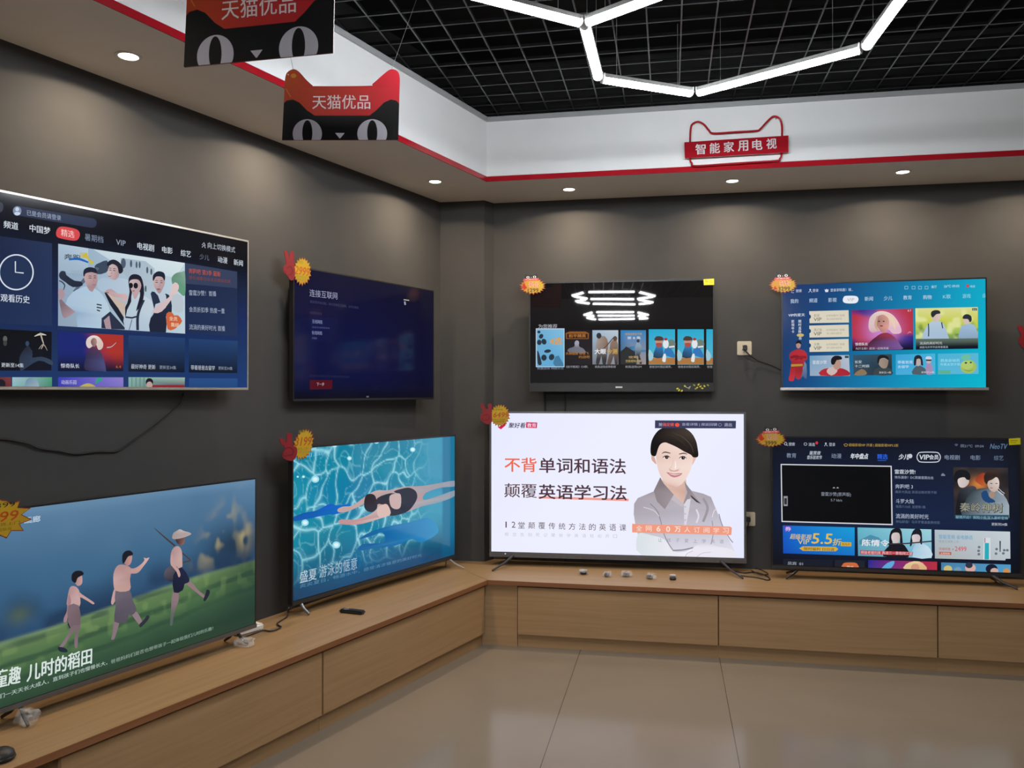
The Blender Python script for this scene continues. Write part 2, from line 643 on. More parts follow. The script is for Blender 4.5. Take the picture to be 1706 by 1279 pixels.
# ------------------------------------------------------------------ recessed downlights
SPOT = [(214, 93, 'warm recessed downlight in the left soffit, largest, near the big cat sign'),
        (497, 212, 'warm recessed downlight in the left soffit, behind the small cat sign'),
        (725, 302, 'warm recessed downlight in the left soffit by the room corner'),
        (948, 315, 'warm recessed downlight in the back soffit closest to the room corner'),
        (1220, 301, 'warm recessed downlight in the back soffit below the red wall sign'),
        (1504, 286, 'warm recessed downlight in the back soffit, right of the red wall sign')]
def downlight(loc, label):
    t = thing('recessed_downlight', label, 'downlight', loc, 0, 'recessed downlights in the soffit')
    MB().lathe([(.046, 0), (.046, -.004), (.043, -.0055), (.035, -.004), (.032, 0), (.046, 0)], 40).build('trim_ring', M['whiteplastic'], t, True)
    MB().lathe([(0, -.0012), (.0335, -.0012), (.0335, -.0004), (0, -.0004)], 32).build('lens', M['lens'], t)
    ld = bpy.data.lights.new('downlight_lamp', 'SPOT')
    ld.energy = DOWN_W
    ld.color = DOWN_COL
    ld.spot_size = R(158)
    ld.spot_blend = .10
    ld.shadow_soft_size = .012
    # luminaire profile: strongest straight down, falling with the cosine of the angle
    ld.use_nodes = True
    nt = ld.node_tree
    em = nt.nodes['Emission']
    tc = nt.nodes.new('ShaderNodeTexCoord')
    sp = nt.nodes.new('ShaderNodeSeparateXYZ')
    ab = nt.nodes.new('ShaderNodeMath')
    ab.operation = 'ABSOLUTE'
    nt.links.new(tc.outputs['Normal'], sp.inputs[0])
    nt.links.new(sp.outputs['Z'], ab.inputs[0])
    nt.links.new(ab.outputs[0], em.inputs['Strength'])
    lo = bpy.data.objects.new('downlight_lamp', ld)
    col.objects.link(lo)
    lo.parent = t
    lo.location = (0, 0, -.007)
    return t
for (px, py, lab) in SPOT:
    p = on_z(px, py, ZS)
    downlight((p.x, p.y, ZS), lab)
p = on_z(1504, 286, ZS)
downlight((p.x + .78, p.y, ZS), 'warm recessed downlight in the back soffit beyond the right end of the photo')
p = on_z(214, 93, ZS)
downlight((fx(p.y - 1.05) - .2, p.y - 1.05, ZS), 'warm recessed downlight in the left soffit nearest the viewer')

# ------------------------------------------------------------------ honeycomb of hanging light tubes
ZL = 2.85
def tube_light(a, b, label, za=ZL, zb=ZL, gap=.045):
    A, B = Vector((a[0], a[1], za)), Vector((b[0], b[1], zb))
    d = B - A
    L = d.length - gap
    c = (A + B) / 2
    t = thing('led_tube_light', label, 'tube light', c, math.atan2(d.y, d.x), 'white tube lights of the hanging honeycomb')
    t.rotation_euler = (0, -math.asin(d.z / d.length), math.atan2(d.y, d.x))
    h = L / 2
    prof = [(.019 * math.cos(k * math.pi / 10), -.019 * math.sin(k * math.pi / 10)) for k in range(11)]
    Mx = Matrix(((0, 0, 1, 0), (1, 0, 0, 0), (0, 1, 0, 0), (0, 0, 0, 1)))
    MB().prism(prof, -h, h, Mx).build('diffuser', M['tube'], t, True)
    MB().prism([(-.0205, .0004), (.0205, .0004), (.0205, .017), (-.0205, .017)], -h, h, Mx).build('housing', M['silver'], t)
    for sgn in (-1, 1):
        MB().prism([(q[0] * 1.06, q[1] * 1.06) for q in prof] + [(-.022, .018), (.022, .018)], sgn * h if sgn > 0 else -h - .006, sgn * h + .006 if sgn > 0 else -h, Mx).build('end_cap', M['whiteplastic'], t)
        MB().tube([(sgn * h * .7, 0, .0165), (sgn * h * .7, 0, ZG - ZL + .01)], .0011, 6).build('hanging_wire', M['silver'], t)
    return t
P2 = lambda x, y: tuple(on_z(x, y, ZL)[:2])
V0, V1, V2, V3, V4 = P2(973, 38), P2(997, 130), P2(1157, 155), P2(1442, 79), P2(1500, -1)
W0, W1 = P2(815, -3), P2(1080, -2)
ext = lambda a, b, k: (a[0] + (b[0] - a[0]) * k, a[1] + (b[1] - a[1]) * k)
V4e, W0e, W1e = ext(V3, V4, 1.35), ext(V0, W0, 1.65), ext(V0, W1, 1.9)
tube_light(V0, V1, 'short lit white tube running away from the three-way joint of the honeycomb lamp')
tube_light(V1, V2, 'lit white tube at the far end of the honeycomb lamp, left of its lowest corner')
tube_light(V2, V3, 'longest lit white tube of the honeycomb lamp, right of its lowest corner')
tube_light(V3, V4e, 'lit white tube cut by the top right of the photo')
tube_light(V0, W0e, 'lit white tube pointing left from the three-way joint, cut by the photo top')
tube_light(V0, W1e, 'short lit white tube pointing right from the three-way joint, cut by the photo top')
# two more pairs of cells further back, seen mirrored in the dark screens
BH = [dict(A0=(-.64, -.92), A1=(.06, -.95), L1=(-.84, -1.36), B0=(-.625, -1.77), B1=(.085, -1.88), R1=(.335, -1.54), L2=(-.82, -2.1), C0=(-.60, -2.43), C1=(.13, -2.6), R2=(.36, -2.38)),
      dict(A0=(-.557, -3.79), A1=(.16, -3.87), L1=(-.74, -4.35), B0=(-.536, -4.46), B1=(.194, -4.54), R1=(.40, -4.47), L2=(-.70, -4.97), C0=(-.525, -5.26), C1=(.225, -5.18), R2=(.424, -5.17))]
for h_, nm in zip(BH, ('nearer', 'farther')):
    for a, b in (('A0', 'A1'), ('A0', 'L1'), ('L1', 'B0'), ('A1', 'R1'), ('R1', 'B1'), ('B0', 'B1'), ('B0', 'L2'), ('L2', 'C0'), ('B1', 'R2'), ('R2', 'C1'), ('C0', 'C1')):
        tube_light(h_[a], h_[b], 'lit white tube of the %s honeycomb lamp mirrored in the dark screen' % nm, gap=.085)

# ------------------------------------------------------------------ low benches
ZB = .41
BD = Vector((.325, 1, 0)).normalized()      # along the left bench, away from the viewer
BN = Vector((BD.y, -BD.x, 0))               # out of its front, into the room
BA = math.atan2(BD.y, BD.x)
C0 = Vector((-1.031, 4.655, 0))
LB = 3.5
def on_front(px, py, inset=.0):
    return on_plane(px, py, C0 - BN * inset, BN)
near = C0 - BD * LB
wl = lambda y: lx(y) + .002
t = thing('bench_worktop', 'long light oak bench top along the left wall under the swimmer television', 'worktop', (C0.x, C0.y, 0), BA)
def loc(p):                                  # world plan point -> plan point in the left bench's own frame
    d = Vector((p[0], p[1], 0)) - C0
    return (d.dot(BD), -d.dot(BN))
MB().prism([loc(C0 - BN * .003), loc(near - BN * .003), loc((wl(near.y + .18), near.y + .18)), loc((wl(5.155), 5.155))], ZB - .025, ZB).build('board', M['wood_top'], t)
MB().prism([loc(C0 - BD * .001), loc(near), loc(near - BN * .0028), loc(C0 - BN * .0028 - BD * .001)], ZB - .025, ZB - .0004).build('edging', M['wood_edge'], t, label='reddish brown front edging')
t = thing('bench_worktop', 'long light oak bench top along the back wall under the white television', 'worktop', (0, 0, 0))
c3 = (C0.x, C0.y + .003)
MB().prism([c3, (2.9, c3[1]), (2.9, 5.248), (-1.118, 5.248), (-1.163, 5.156), (wl(5.155) + .0006, 5.1555)], ZB - .025, ZB).build('board', M['wood_top'], t)
MB().box(C0.x + .002, C0.y, ZB - .025, 2.9, C0.y + .0028, ZB - .0004).build('edging', M['wood_edge'], t, label='reddish brown front edging')

def bench_unit(loc, rz, wd, label, group, plinth_l=0.0):
    """x along the bench from its left end, y into the wall"""
    t = thing('bench_cabinet', label, 'cabinet', loc, rz, group)
    MB().box(.001, .055, .1, wd - .001, .48, ZB - .026).build('carcass', M['wood_door'], t)
    MB().box(.003, .016, .102, wd - .003, .034, ZB - .036, .0015).build('door', M['wood_door'], t)
    MB().box(plinth_l, .037, ZFL, wd - .0005, .0545, .0995).build('plinth', M['wood_door'], t)
    return t
s1 = (C0 - on_front(537, 1120, .02)).dot(BD)
bench_unit(C0 - BD * s1, BA, s1 - .004, 'light oak bench cabinet with flap door, left bench by the room corner', 'oak cabinets of the low bench')
bench_unit(C0 - BD * (s1 + 1.18), BA, 1.178, 'light oak bench cabinet with flap door, left bench nearest the viewer', 'oak cabinets of the low bench')
bx = [on_plane(px, 1020, (0, 4.675, 0), Vector((0, 1, 0))).x for px in (862, 1197, 1562)]
t = thing('filler_panel', 'narrow upright oak panel closing the corner between the two benches', 'panel', (C0.x + .004, C0.y, 0))
wf = bx[0] - C0.x - .006
MB().box(-.075, .03, ZFL, wf, .048, ZB - .026).build('board', M['wood_door'], t)
bench_unit((bx[0], C0.y, 0), 0, bx[1] - bx[0], 'light oak bench cabinet under the white television on the back bench', 'oak cabinets of the low bench')
bench_unit((bx[1], C0.y, 0), 0, bx[2] - bx[1], 'light oak bench cabinet under the gap and the navy menu television', 'oak cabinets of the low bench')
bench_unit((bx[2], C0.y, 0), 0, bx[2] - bx[1], 'light oak bench cabinet at the right end of the back bench', 'oak cabinets of the low bench')
# ------------------------------------------------------------------ televisions
def tv_proj(x, y, a, W, z0):
    """scan point -> (u, v) on the front of a television whose front edge is centred on (x, y, z0), turned by a"""
    c = Vector((x, y, z0))
    u = Vector((math.cos(a), math.sin(a), 0))
    n = Vector((math.sin(a), -math.cos(a), 0))
    def f(px, py):
        p = on_plane(px, py, c, n) - c
        return (p.dot(u), p.z)
    return f
TVS = {}
def television(key, label, x, y, a, W, H, z0, bez, bench, frame_m='black', bar_m=None, bar=(0, 0), depth=.028, legs=None, gap=.09, group=None):
    """bez: left, right, top, bottom frame widths; bench: stands on the bench, else hangs on the wall"""
    base = ZB if bench else z0
    t = thing('television', label, 'television', (x, y, base), a, group)
    o = z0 - base
    l, r, tp, b = bez
    h = W / 2
    fr = MB()
    fr.box(-h, 0, o, -h + l, depth, o + H, .0012)
    fr.box(h - r, 0, o, h, depth, o + H, .0012)
    fr.box(-h + l - .002, .0002, o + H - tp, h - r + .002, depth - .0002, o + H, .0012)
    fr.box(-h + l - .002, .0002, o, h - r + .002, depth - .0002, o + b, .0012)
    fr.build('frame', M[frame_m], t)
    MB().box(-h + l * .6, .0025, o + b * .6, h - r * .6, .012, o + H - tp * .6).build('glass_panel', M['glossblack'], t)
    bk = MB()
    bk.box(-h + .004, depth * .7, o + .004, h - .004, depth + .006, o + H - .004, .002)
    bk.box(-h * .72, depth + .004, o + .03, h * .72, depth + .026, o + H * .62, .008)
    bk.build('back_cover', M['black'], t)
    if not bench:
        MB().box(-.17, depth + .02, o + H * .28, .17, gap - .004, o + H * .56).build('wall_mount', M['darkgrey'], t)
    if bar_m:
        MB().box(-h - bar[1], -.006, o - bar[0] * .25, h + bar[1], depth, o + bar[0] * .75, .0015).build('bottom_bar', M[bar_m], t)
    TVS[key] = dict(root=t, o=o, W=W, H=H, z0=z0, proj=tv_proj(x, y, a, W, z0), bez=bez, a=a, x=x, y=y)
    return t
def splay_leg(key, u, du, yf, yb, m, thick=.011):
    """bench foot: from the television's underside out to front and back feet"""
    T = TVS[key]
    g = MB()
    for (yy, k) in ((yf, 1), (yb, .7)):
        g.tube([(u, .016, T['o'] + .012), (u + du * k * .5, (yy + .016) / 2, T['o'] * .52), (u + du * k, yy, thick * .55)], [thick * .8, thick * .62, thick * .5], 8)
    g.build('leg', M[m], T['root'], True)
G_UP, G_LO = 'wall-hung televisions', 'televisions standing on the bench'
television('T1', 'silver-framed wall television showing a menu and four people posing, left end of the wall', -2.0626, 2.8752, 1.2419, 1.1971, .6763, 1.5042, (.008, .007, .008, .011), False, 'champagne', group=G_UP)
television('T2', 'dark navy wall television with a network setup page, beside the room corner', -1.6167, 4.3323, 1.2358, 1.1863, .6678, 1.449, (.008, .008, .008, .012), False, group=G_UP)
television('T3', 'bench television showing three children walking across a green field', -1.9508, 2.7998, 1.2679, 1.1492, .6493, .47, (.007, .007, .006, .014), True, 'black', 'grey', (.016, 0), group=G_LO)
television('T4', 'bench television showing a swimmer in a blue pool', -1.5439, 4.3361, 1.205, 1.3463, .7583, .47, (.009, .009, .009, .018), True, 'black', 'darkgrey', (.018, 0), group=G_LO)
television('T5', 'black wall television with a row of small posters and mirrored lamps, above the white one', -.2997, 5.16, .0395, 1.144, .6904, 1.4951, (.009, .009, .009, .055), False, gap=.09 - .02, group=G_UP)
television('T6', 'large grey-framed bench television showing a white page with a woman in a shirt', -.3279, 5.099, .0526, 1.5634, .9028, .47, (.012, .014, .012, .026), True, 'grey', 'grey', (.024, 0), group=G_LO)
television('T7', 'wall television with a bright blue to turquoise menu, right side of the back wall', 1.2157, 5.14, -.075, 1.112, .6367, 1.5083, (.009, .008, .009, .012), False, 'black', 'silver', (.016, .006), gap=.09, group=G_UP)
television('T8', 'bench television with a dark navy menu and a black preview box', 1.2499, 5.0276, .0132, 1.3363, .7677, .47, (.010, .010, .010, .020), True, 'black', 'darkgrey', (.018, 0), group=G_LO)
splay_leg('T6', -.62, -.115, -.175, .10, 'darkgrey')
splay_leg('T6', .62, .115, -.185, .10, 'darkgrey')
splay_leg('T8', -.50, -.09, -.03, .13, 'black', .012)
splay_leg('T8', .50, .12, -.07, .13, 'darkgrey', .013)
splay_leg('T4', -.615, .012, -.045, .10, 'grey', .013)
splay_leg('T4', .60, .055, -.08, .05, 'silver', .009)
splay_leg('T3', -.455, -.01, -.05, .10, 'black')
splay_leg('T3', .47, .03, -.03, .10, 'black')
def screen_box(key):
    T = TVS[key]
    l, r, tp, b = T['bez']
    return (-T['W'] / 2 + l, b, T['W'] / 2 - r, T['H'] - tp)
def pic(key, ox, oy, s):
    T = TVS[key]
    P = Pic(T['proj'], ox, oy, s, base=-.0005)
    P.clip = screen_box(key)
    P.key = key
    return P
def fill(P, c):
    """the whole lit area"""
    a, b, c_, d = P.clip
    cc = [lin(k) for k in c] if isinstance(c, list) else [lin(c)] * 4
    P._emit([(a, d), (c_, d), (c_, b), (a, b)], [(0, 1, 2, 3)], cc)
def done(P, label=None):
    T = TVS[P.key]
    s = P.build('screen', M[{'T5': 'screen_gloss', 'T7': 'screen_matte', 'T6': 'screen_matte'}.get(P.key, 'screen')], T['root'], label)
    s.location = (0, 0, T['o'])
    return s
# ------------------------------------------------------------------ what the screens show
def poster(P, pts, c):
    P.quad4(pts, c)

# ---- white page with a woman in a shirt
P = pic('T6', 780, 660, 3.412)
P.full(24, 14, lambda a, b: mixc(lin('DFE2FF'), lin('EDEFFF'), .5 + .5 * math.sin(a * 2.2 + b)))
P.text('聚好看', 228, 180, 322, 30, '2A2348', .02, italic=.2)
P.poly([(330, 147), (393, 149), (390, 181), (328, 179)], 'D2245C')
P.text('教育', 336, 176, 386, 23, 'F4E8F4', .015)
P.poly([(168, 176), (214, 152), (212, 166), (186, 188)], 'D81E4A')
P.text('不背', 208, 428, 388, 80, 'F0694C', .018)
P.text('单词和语法', 405, 434, 895, 84, '4E3440', .018)
P.poly([(400, 568), (912, 582), (912, 596), (400, 580)], 'F2A093')
P.text('颠覆', 206, 574, 390, 80, '5B4048', .012)
P.text('英语学习法', 402, 582, 900, 82, '4E3440', .02)
for k, ch in enumerate('12'):
    P.text(ch, 212 + 35 * k, 746, 219 + 50 * k, 34, '5A4650', .0)
for k, ch in enumerate('堂颠覆传统方法的英语课'):
    P.text(ch, 284 + 57.6 * k, 751 + 1.4 * k, 322 + 57.6 * k, 38, '5A4650', .004)
for k, ch in enumerate('帮您告别死记硬背学英语轻松开口'):
    P.text(ch, 208 + 44 * k, 794 + .8 * k, 230 + 44 * k, 20, 'C6C2D0', 0)
P.at(1040, 700, 5.3286)
# shirt, neck, head
P.poly([(330, 470), (545, 500), (560, 640), (520, 760), (420, 690), (350, 600)], [((430, 560), 'F3DCD2'), ((500, 640), 'E6C6BA'), ((360, 560), 'D9B2A4'), ((545, 620), 'C9A090')])
P.poly([(320, 505), (292, 590), (262, 630), (120, 690), (88, 740), (84, 830), (100, 930), (120, 1010), (140, 1120), (156, 1215), (980, 1232), (975, 1150), (925, 1050), (870, 930), (815, 790), (770, 680), (700, 650), (600, 625), (535, 560), (548, 640), (520, 750), (440, 680), (360, 590)],
       [((120, 760), 'A8A0AA'), ((250, 900), 'BFBAC4'), ((430, 760), 'B7AFB8'), ((180, 1100), 'D2D2DE'), ((520, 900), 'CFCBD6'), ((720, 720), 'A59CA4'), ((700, 900), 'C4BFCB'), ((860, 950), 'C9C6D4'), ((930, 1150), 'E2E2EE'), ((500, 1120), 'A39FB0'), ((330, 640), '9A9098')])
P.poly([(320, 505), (350, 560), (440, 660), (415, 700), (360, 790), (290, 720), (262, 625)], [((330, 560), '7F7478'), ((300, 660), '8E8488'), ((400, 680), 'A0969C')])
P.poly([(532, 540), (590, 620), (680, 740), (590, 680), (520, 755), (560, 640)], [((560, 600), '8C8286'), ((600, 660), '9A9096'), ((660, 720), 'AAA0A8')])
P.poly([(588, 660), (684, 742), (640, 725), (596, 685)], '4A4048')
P.poly([(415, 700), (440, 662), (535, 748), (515, 770)], 'C3BAC2')
P.poly([(530, 745), (560, 700), (590, 700), (575, 800), (550, 930), (532, 930)], 'D9D6E0')
for yy in (768, 830, 886):
    P.ellipse(541, yy, 8, 7, 'BDB9C6')
for st, wd, c in (([(230, 740), (290, 800), (320, 880), (345, 985), (380, 1070), (430, 1150)], 7, '8A8492'), ([(170, 770), (260, 800), (310, 850)], 6, 'DAD6DE'), ([(700, 690), (740, 780), (700, 900)], 22, '9F969E'), ([(640, 790), (660, 850), (640, 910)], 16, 'DCD9E2'),
                  ([(780, 860), (800, 800), (830, 790)], 6, 'E6E4EE'), ([(780, 890), (790, 1000), (770, 1100)], 7, '9A96A4'), ([(840, 830), (870, 930), (930, 1040), (965, 1085)], 9, '9A96A6'), ([(430, 1155), (520, 1150), (610, 1130)], 12, '8F8B9C'), ([(610, 1130), (690, 1105), (770, 1110), (800, 1150)], 8, 'A6A3B2')):
    P.stroke(st, wd, c, 5)
P.poly([(120, 1010), (240, 1020), (360, 1060), (430, 1160), (540, 1165), (610, 1140), (640, 1225), (160, 1215)], [((180, 1100), 'D3DEE2'), ((300, 1120), 'E6ECF0'), ((420, 1190), 'EDEAF4'), ((600, 1190), 'F4F0FA')], 3)
P.poly([(590, 1160), (640, 1110), (740, 1095), (830, 1120), (960, 1150), (975, 1232), (560, 1225)], [((620, 1180), 'EFEAF6'), ((720, 1130), 'D8D6E2'), ((900, 1180), 'E9E9F4')], 3)
P.stroke([(540, 1215), (560, 1180), (610, 1160)], 6, 'CFC8D8', 4)
P.stroke([(640, 1215), (690, 1180), (770, 1170)], 6, 'CFC8D8', 4)
# head
P.poly([(262, 310), (244, 300), (242, 345), (262, 372), (286, 388)], 'D9A99A', 3)
P.poly([(602, 300), (640, 322), (620, 370), (596, 404), (590, 360)], 'E3BBAE', 3)
P.poly([(282, 300), (300, 210), (400, 170), (560, 220), (608, 300), (604, 390), (570, 480), (520, 556), (470, 588), (420, 588), (368, 556), (320, 490), (292, 400)],
       [((300, 330), 'E6C4B8'), ((340, 450), 'EBCCC2'), ((440, 300), 'FCF1EC'), ((400, 400), 'FAEAE4'), ((520, 400), 'FCF0EA'), ((470, 520), 'F3DACE'), ((420, 585), 'D3A898'), ((560, 470), 'F2DAD0'), ((600, 330), 'F0D6CC'), ((350, 250), 'EBC8BA')], 4)
P.poly([(236, 300), (234, 230), (252, 160), (300, 92), (360, 62), (440, 50), (530, 66), (596, 112), (636, 180), (652, 250), (656, 320), (614, 328), (590, 305), (530, 276), (470, 240), (400, 208), (360, 196), (322, 212), (300, 252), (282, 310), (262, 318)],
       [((260, 240), '0E0A0B'), ((330, 130), '171112'), ((440, 90), '221A19'), ((560, 150), '55493F'), ((600, 230), '2A2320'), ((640, 310), '14100F'), ((480, 200), '1C1615'), ((300, 200), '120D0E')], 3)
P.stroke([(430, 110), (520, 150), (590, 220), (615, 290)], [3, 9, 8, 3], '4A403A', 5)
P.stroke([(380, 120), (470, 160), (560, 240)], [2, 7, 3], '3A312C', 5)
P.stroke([(334, 296), (360, 282), (410, 292)], [4, 10, 7], '54403A', 4)
P.stroke([(486, 300), (530, 292), (560, 302)], [7, 10, 4], '54403A', 4)
for cx, cy in ((374, 330), (520, 336)):
    P.ellipse(cx, cy, 31, 12, 'F1E6E4')
    P.ellipse(cx + 3, cy - 1, 16, 13, '1E1416')
    P.ellipse(cx + 6, cy - 4, 3, 3, 'E8E0E0')
    P.stroke([(cx - 33, cy + 2), (cx - 15, cy - 12), (cx + 14, cy - 13), (cx + 33, cy + 2)], [4, 8, 8, 4], '2A1A1A', 4)
P.stroke([(436, 350), (426, 400), (404, 430), (418, 442)], [2, 3, 5, 3], 'D8B2A4', 4)
P.stroke([(398, 425), (404, 446), (440, 452), (480, 446), (486, 428)], [2, 4, 5, 4, 2], 'CFA396', 4)
P.stroke([(452, 360), (456, 400), (452, 428)], [4, 8, 10], 'FFF6F2', 4)
P.poly([(402, 432), (440, 446), (482, 434), (470, 448), (440, 454), (414, 447)], 'D5A79A', 3)
P.poly([(378, 462), (420, 470), (446, 474), (480, 470), (514, 472), (490, 494), (446, 506), (410, 494)], 'C77D86', 3)
P.poly([(392, 470), (446, 480), (504, 476), (446, 488)], 'F5E4E2', 3)
P.stroke([(374, 462), (446, 477), (516, 472)], 3, 'A55A62', 5)
P.poly([(70, 918), (940, 942), (956, 955), (950, 1018), (70, 994)], 'F09C82')
for k, ch in enumerate('全网60万人订阅学习'):
    P.text(ch, 106 + 85.5 * k + (10 if ch in '60' else 0), 981 + 2.4 * k, 158 + 85.5 * k - (8 if ch in '60' else 0), 48, 'FBE3D8', .03 if ch in '60万' else 0)
for k, ch in enumerate('让孩子爱上学英语'):
    P.text(ch, 300 + 78 * k, 1078 + 2 * k, 336 + 78 * k, 34, '9C98AA', 0)
P.poly([(273, 0), (992, 4), (990, 72), (272, 70)], '3A3C5C')
P.text('按', 306, 52, 338, 30, 'B9BCD2', .01)
P.text('确定键', 342, 52, 440, 30, 'E0584E', .02)
P.ellipse(470, 40, 20, 17, 'F0503C')
P.text('查看详情 | 按返回键', 512, 52, 825, 30, 'A9ACC6', .01)
P.text('退出', 888, 54, 955, 30, 'B9BCD2', .01)
P.ellipse(850, 40, 16, 14, '8A8DA8')
P.ellipse(850, 40, 12, 10, '3A3C5C')
done(P)

# ---- swimmer in a pool
P = pic('T4', 440, 690, 3.6556)
def worley(x, y, k):
    i0, j0 = math.floor(x), math.floor(y)
    d = []
    for i in (-1, 0, 1):
        for j in (-1, 0, 1):
            px = i0 + i + .15 + .7 * hash2(i0 + i, j0 + j, k)
            py = j0 + j + .15 + .7 * hash2(i0 + i, j0 + j, k + 7)
            d.append(math.hypot(x - px, y - py))
    d.sort()
    return d[1] - d[0], d[0]
def pool(a, b):
    x, y = a * 16 / 9, b
    wx = x + .16 * (vnoise(x * 5, y * 5, 1) - .5) + .07 * (vnoise(x * 11, y * 11, 3) - .5)
    wy = y + .16 * (vnoise(x * 5, y * 5, 2) - .5) + .07 * (vnoise(x * 11, y * 11, 4) - .5)
    e, f = worley(wx * 6.0 + wy * 1.4, wy * 5.6, 11)
    e2, f2 = worley(wx * 10.5 - wy, wy * 9 + 3, 23)
    base = ramp([(0, '0A7E9C'), (.35, '0C8CA6'), (.6, '12849E'), (.8, '176686'), (1, '164664')], b + .12 * (vnoise(x * 3, y * 3, 9) - .5))
    base = mixc(base, lin('0A66A0'), .45 * sstep(.45, .75, vnoise(x * 3.3 + 5, y * 3, 5)))
    fade = (1 - sstep(.62, .86, a)) * (1 - sstep(.66, .95, b))
    l = max((1 - sstep(0, .10, e)) * .8, (1 - sstep(0, .09, e2)) * .35) * fade
    glow = (1 - sstep(0, .30, e)) * .28 * fade
    c = mixc(base, lin('9BDDEA'), min(1, .85 * l + glow))
    # paler towards the right, and the dark side wall
    c = mixc(c, lin('4CA4C4'), .55 * sstep(.60, .84, a) * (1 - sstep(.60, .9, b)))
    c = mixc(c, lin('0C6C92'), sstep(.895, .915, a) * .8)
    c = mixc(c, lin('15395E'), sstep(.80, 1.0, b) * .55)
    return c
P.full(208, 117, pool)
for x, y, r in ((430, 190, 14), (312, 395, 24), (685, 165, 16), (250, 660, 22), (440, 795, 24), (520, 268, 14), (905, 215, 16), (395, 590, 12), (240, 380, 9), (205, 380, 7)):
    P.ellipse(x, y, r, r * .9, '9ADCEC')
    P.ellipse(x, y, r * .6, r * .5, 'D8F2F6')
P.poly([(176, 630), (240, 600), (320, 585), (400, 545), (450, 556), (530, 545), (470, 600), (380, 612), (250, 640), (176, 650)], [((200, 620), '0B55A8'), ((380, 580), '1C57C8'), ((500, 560), '0E6EC0')], 3)
P.poly([(580, 760), (640, 720), (760, 680), (900, 655), (990, 630), (1040, 660), (1060, 720), (960, 780), (900, 760), (800, 800), (700, 810), (580, 830), (600, 790), (730, 780), (720, 720), (640, 745)], [((700, 740), '0A62A4'), ((900, 700), '1C78BC'), ((1040, 690), '2E90C0'), ((640, 800), '0C5E98')], 3)
SK = [((480, 580), 'C3A8A4'), ((600, 520), 'BE9E9A'), ((700, 480), 'C6A8A2'), ((760, 600), 'D6C0BA'), ((950, 480), 'B09092'), ((1100, 430), '8E9AA8'), ((500, 655), 'C08A8C'), ((1100, 500), '7E9AAC')]
P.poly([(448, 578), (480, 562), (540, 555), (610, 505), (680, 465), (760, 462), (860, 440), (960, 436), (1060, 420), (1165, 404), (1165, 438), (1080, 446), (985, 478), (970, 520), (1040, 505), (1165, 462), (1165, 496), (1070, 535), (960, 560), (870, 595), (770, 615), (690, 640), (590, 668), (500, 672), (452, 660), (470, 640), (560, 640), (650, 605), (690, 570), (660, 560), (640, 530), (560, 570), (500, 594), (455, 596)], SK, 3)
P.poly([(610, 530), (622, 492), (652, 484), (678, 500), (690, 560), (668, 592), (634, 592), (612, 570)], [((630, 510), '10121E'), ((660, 560), '1E2232')], 4)
P.poly([(678, 560), (690, 510), (770, 480), (830, 488), (790, 470), (850, 450), (890, 448), (925, 470), (932, 510), (905, 560), (862, 598), (768, 618), (764, 570), (700, 545)], [((720, 520), '1E2A3A'), ((880, 500), '10182C'), ((800, 590), '141C30')], 3)
P.poly([(764, 500), (800, 482), (832, 490), (832, 560), (806, 578), (772, 560)], 'C6AAA8', 3)
P.poly([(690, 572), (740, 545), (764, 572), (766, 612), (700, 625)], 'D8B8B0', 3)
P.text('盛夏', 218, 1030, 320, 74, 'B6CAD8', .01, y1=1005)
P.text('游泳的惬意', 336, 998, 566, 78, 'A4BCCE', .0, y1=942)
P.text('炎炎夏日，畅游水中，感受清凉惬意的美好时光', 218, 1060, 960, 24, '5E88A8', 0, y1=866)
P.text('画廊', 225, 268, 372, 36, '6CB8D4', .0, y1=246)
done(P)

# ---- three children walking across a field
P = pic('T3', 0, 760, 2.4644)
def field(a, b):
    x = a * 16 / 9
    n = vnoise(x * 3, b * 3, 31) * .6 + vnoise(x * 7, b * 7, 32) * .4
    f = vnoise(x * 22, b * 22, 36)
    hill = .665 - .115 * a + .010 * math.sin(a * 7)
    sky = ramp([(0, '587C9C'), (.2, '4A7090'), (.4, '3A6284'), (.62, '284A6C'), (.8, '223F5C')], b + .14 * (n - .5))
    sky = mixc(sky, lin('1C3552'), .85 * sstep(.40, .60, b + .10 * (n - .5)) * sstep(.30, .62, vnoise(x * 5 + 2, b * 6, 37)))
    sky = mixc(sky, lin('5A6A48'), .55 * math.exp(-((a - .09) / .035) ** 2 - ((b - .55) / .05) ** 2))
    sky = mixc(sky, lin('182C40'), .85 * math.exp(-((a - .90) / .14) ** 2 - ((b - .42) / .13) ** 2))
    wisp = sstep(.38, .68, .55 * vnoise(x * 11, b * 10, 33) + .45 * f)
    gx = math.exp(-((a - .79 - .30 * (.42 - b)) / .055) ** 2 - ((b - .33) / .16) ** 2) * wisp
    gx += .8 * math.exp(-((a - .945) / .035) ** 2 - ((b - .36) / .10) ** 2) * wisp
    sky = mixc(sky, lin('B0A474'), min(1, gx * 1.05))
    sky = mixc(sky, lin('6C90AE'), .45 * (1 - sstep(0, .07, b)))
    g = b - hill
    gr = ramp([(0, '6F8A66'), (.05, '5C7A4E'), (.15, '466844'), (.26, '33523C'), (.36, '24402F')], g + .05 * (n - .5))
    stripe = sstep(.62, .9, .5 + .5 * math.sin((b + .16 * a) * 62 + 3.5 * n))
    gr = mixc(gr, lin('223F34'), .6 * stripe * (1 - sstep(.20, .28, g)) * sstep(.15, .6, vnoise(x * 4, b * 9, 39)))
    gr = mixc(gr, lin('7C9A5E'), .35 * sstep(.55, .8, f) * (1 - sstep(.1, .22, g)))
    gr = mixc(gr, lin('1C3832'), sstep(.72, 1, a) * .6)
    return mixc(sky, gr, sstep(-.010, .014, g))
P.full(176, 99, field)
P.at(80, 860, 5.33)
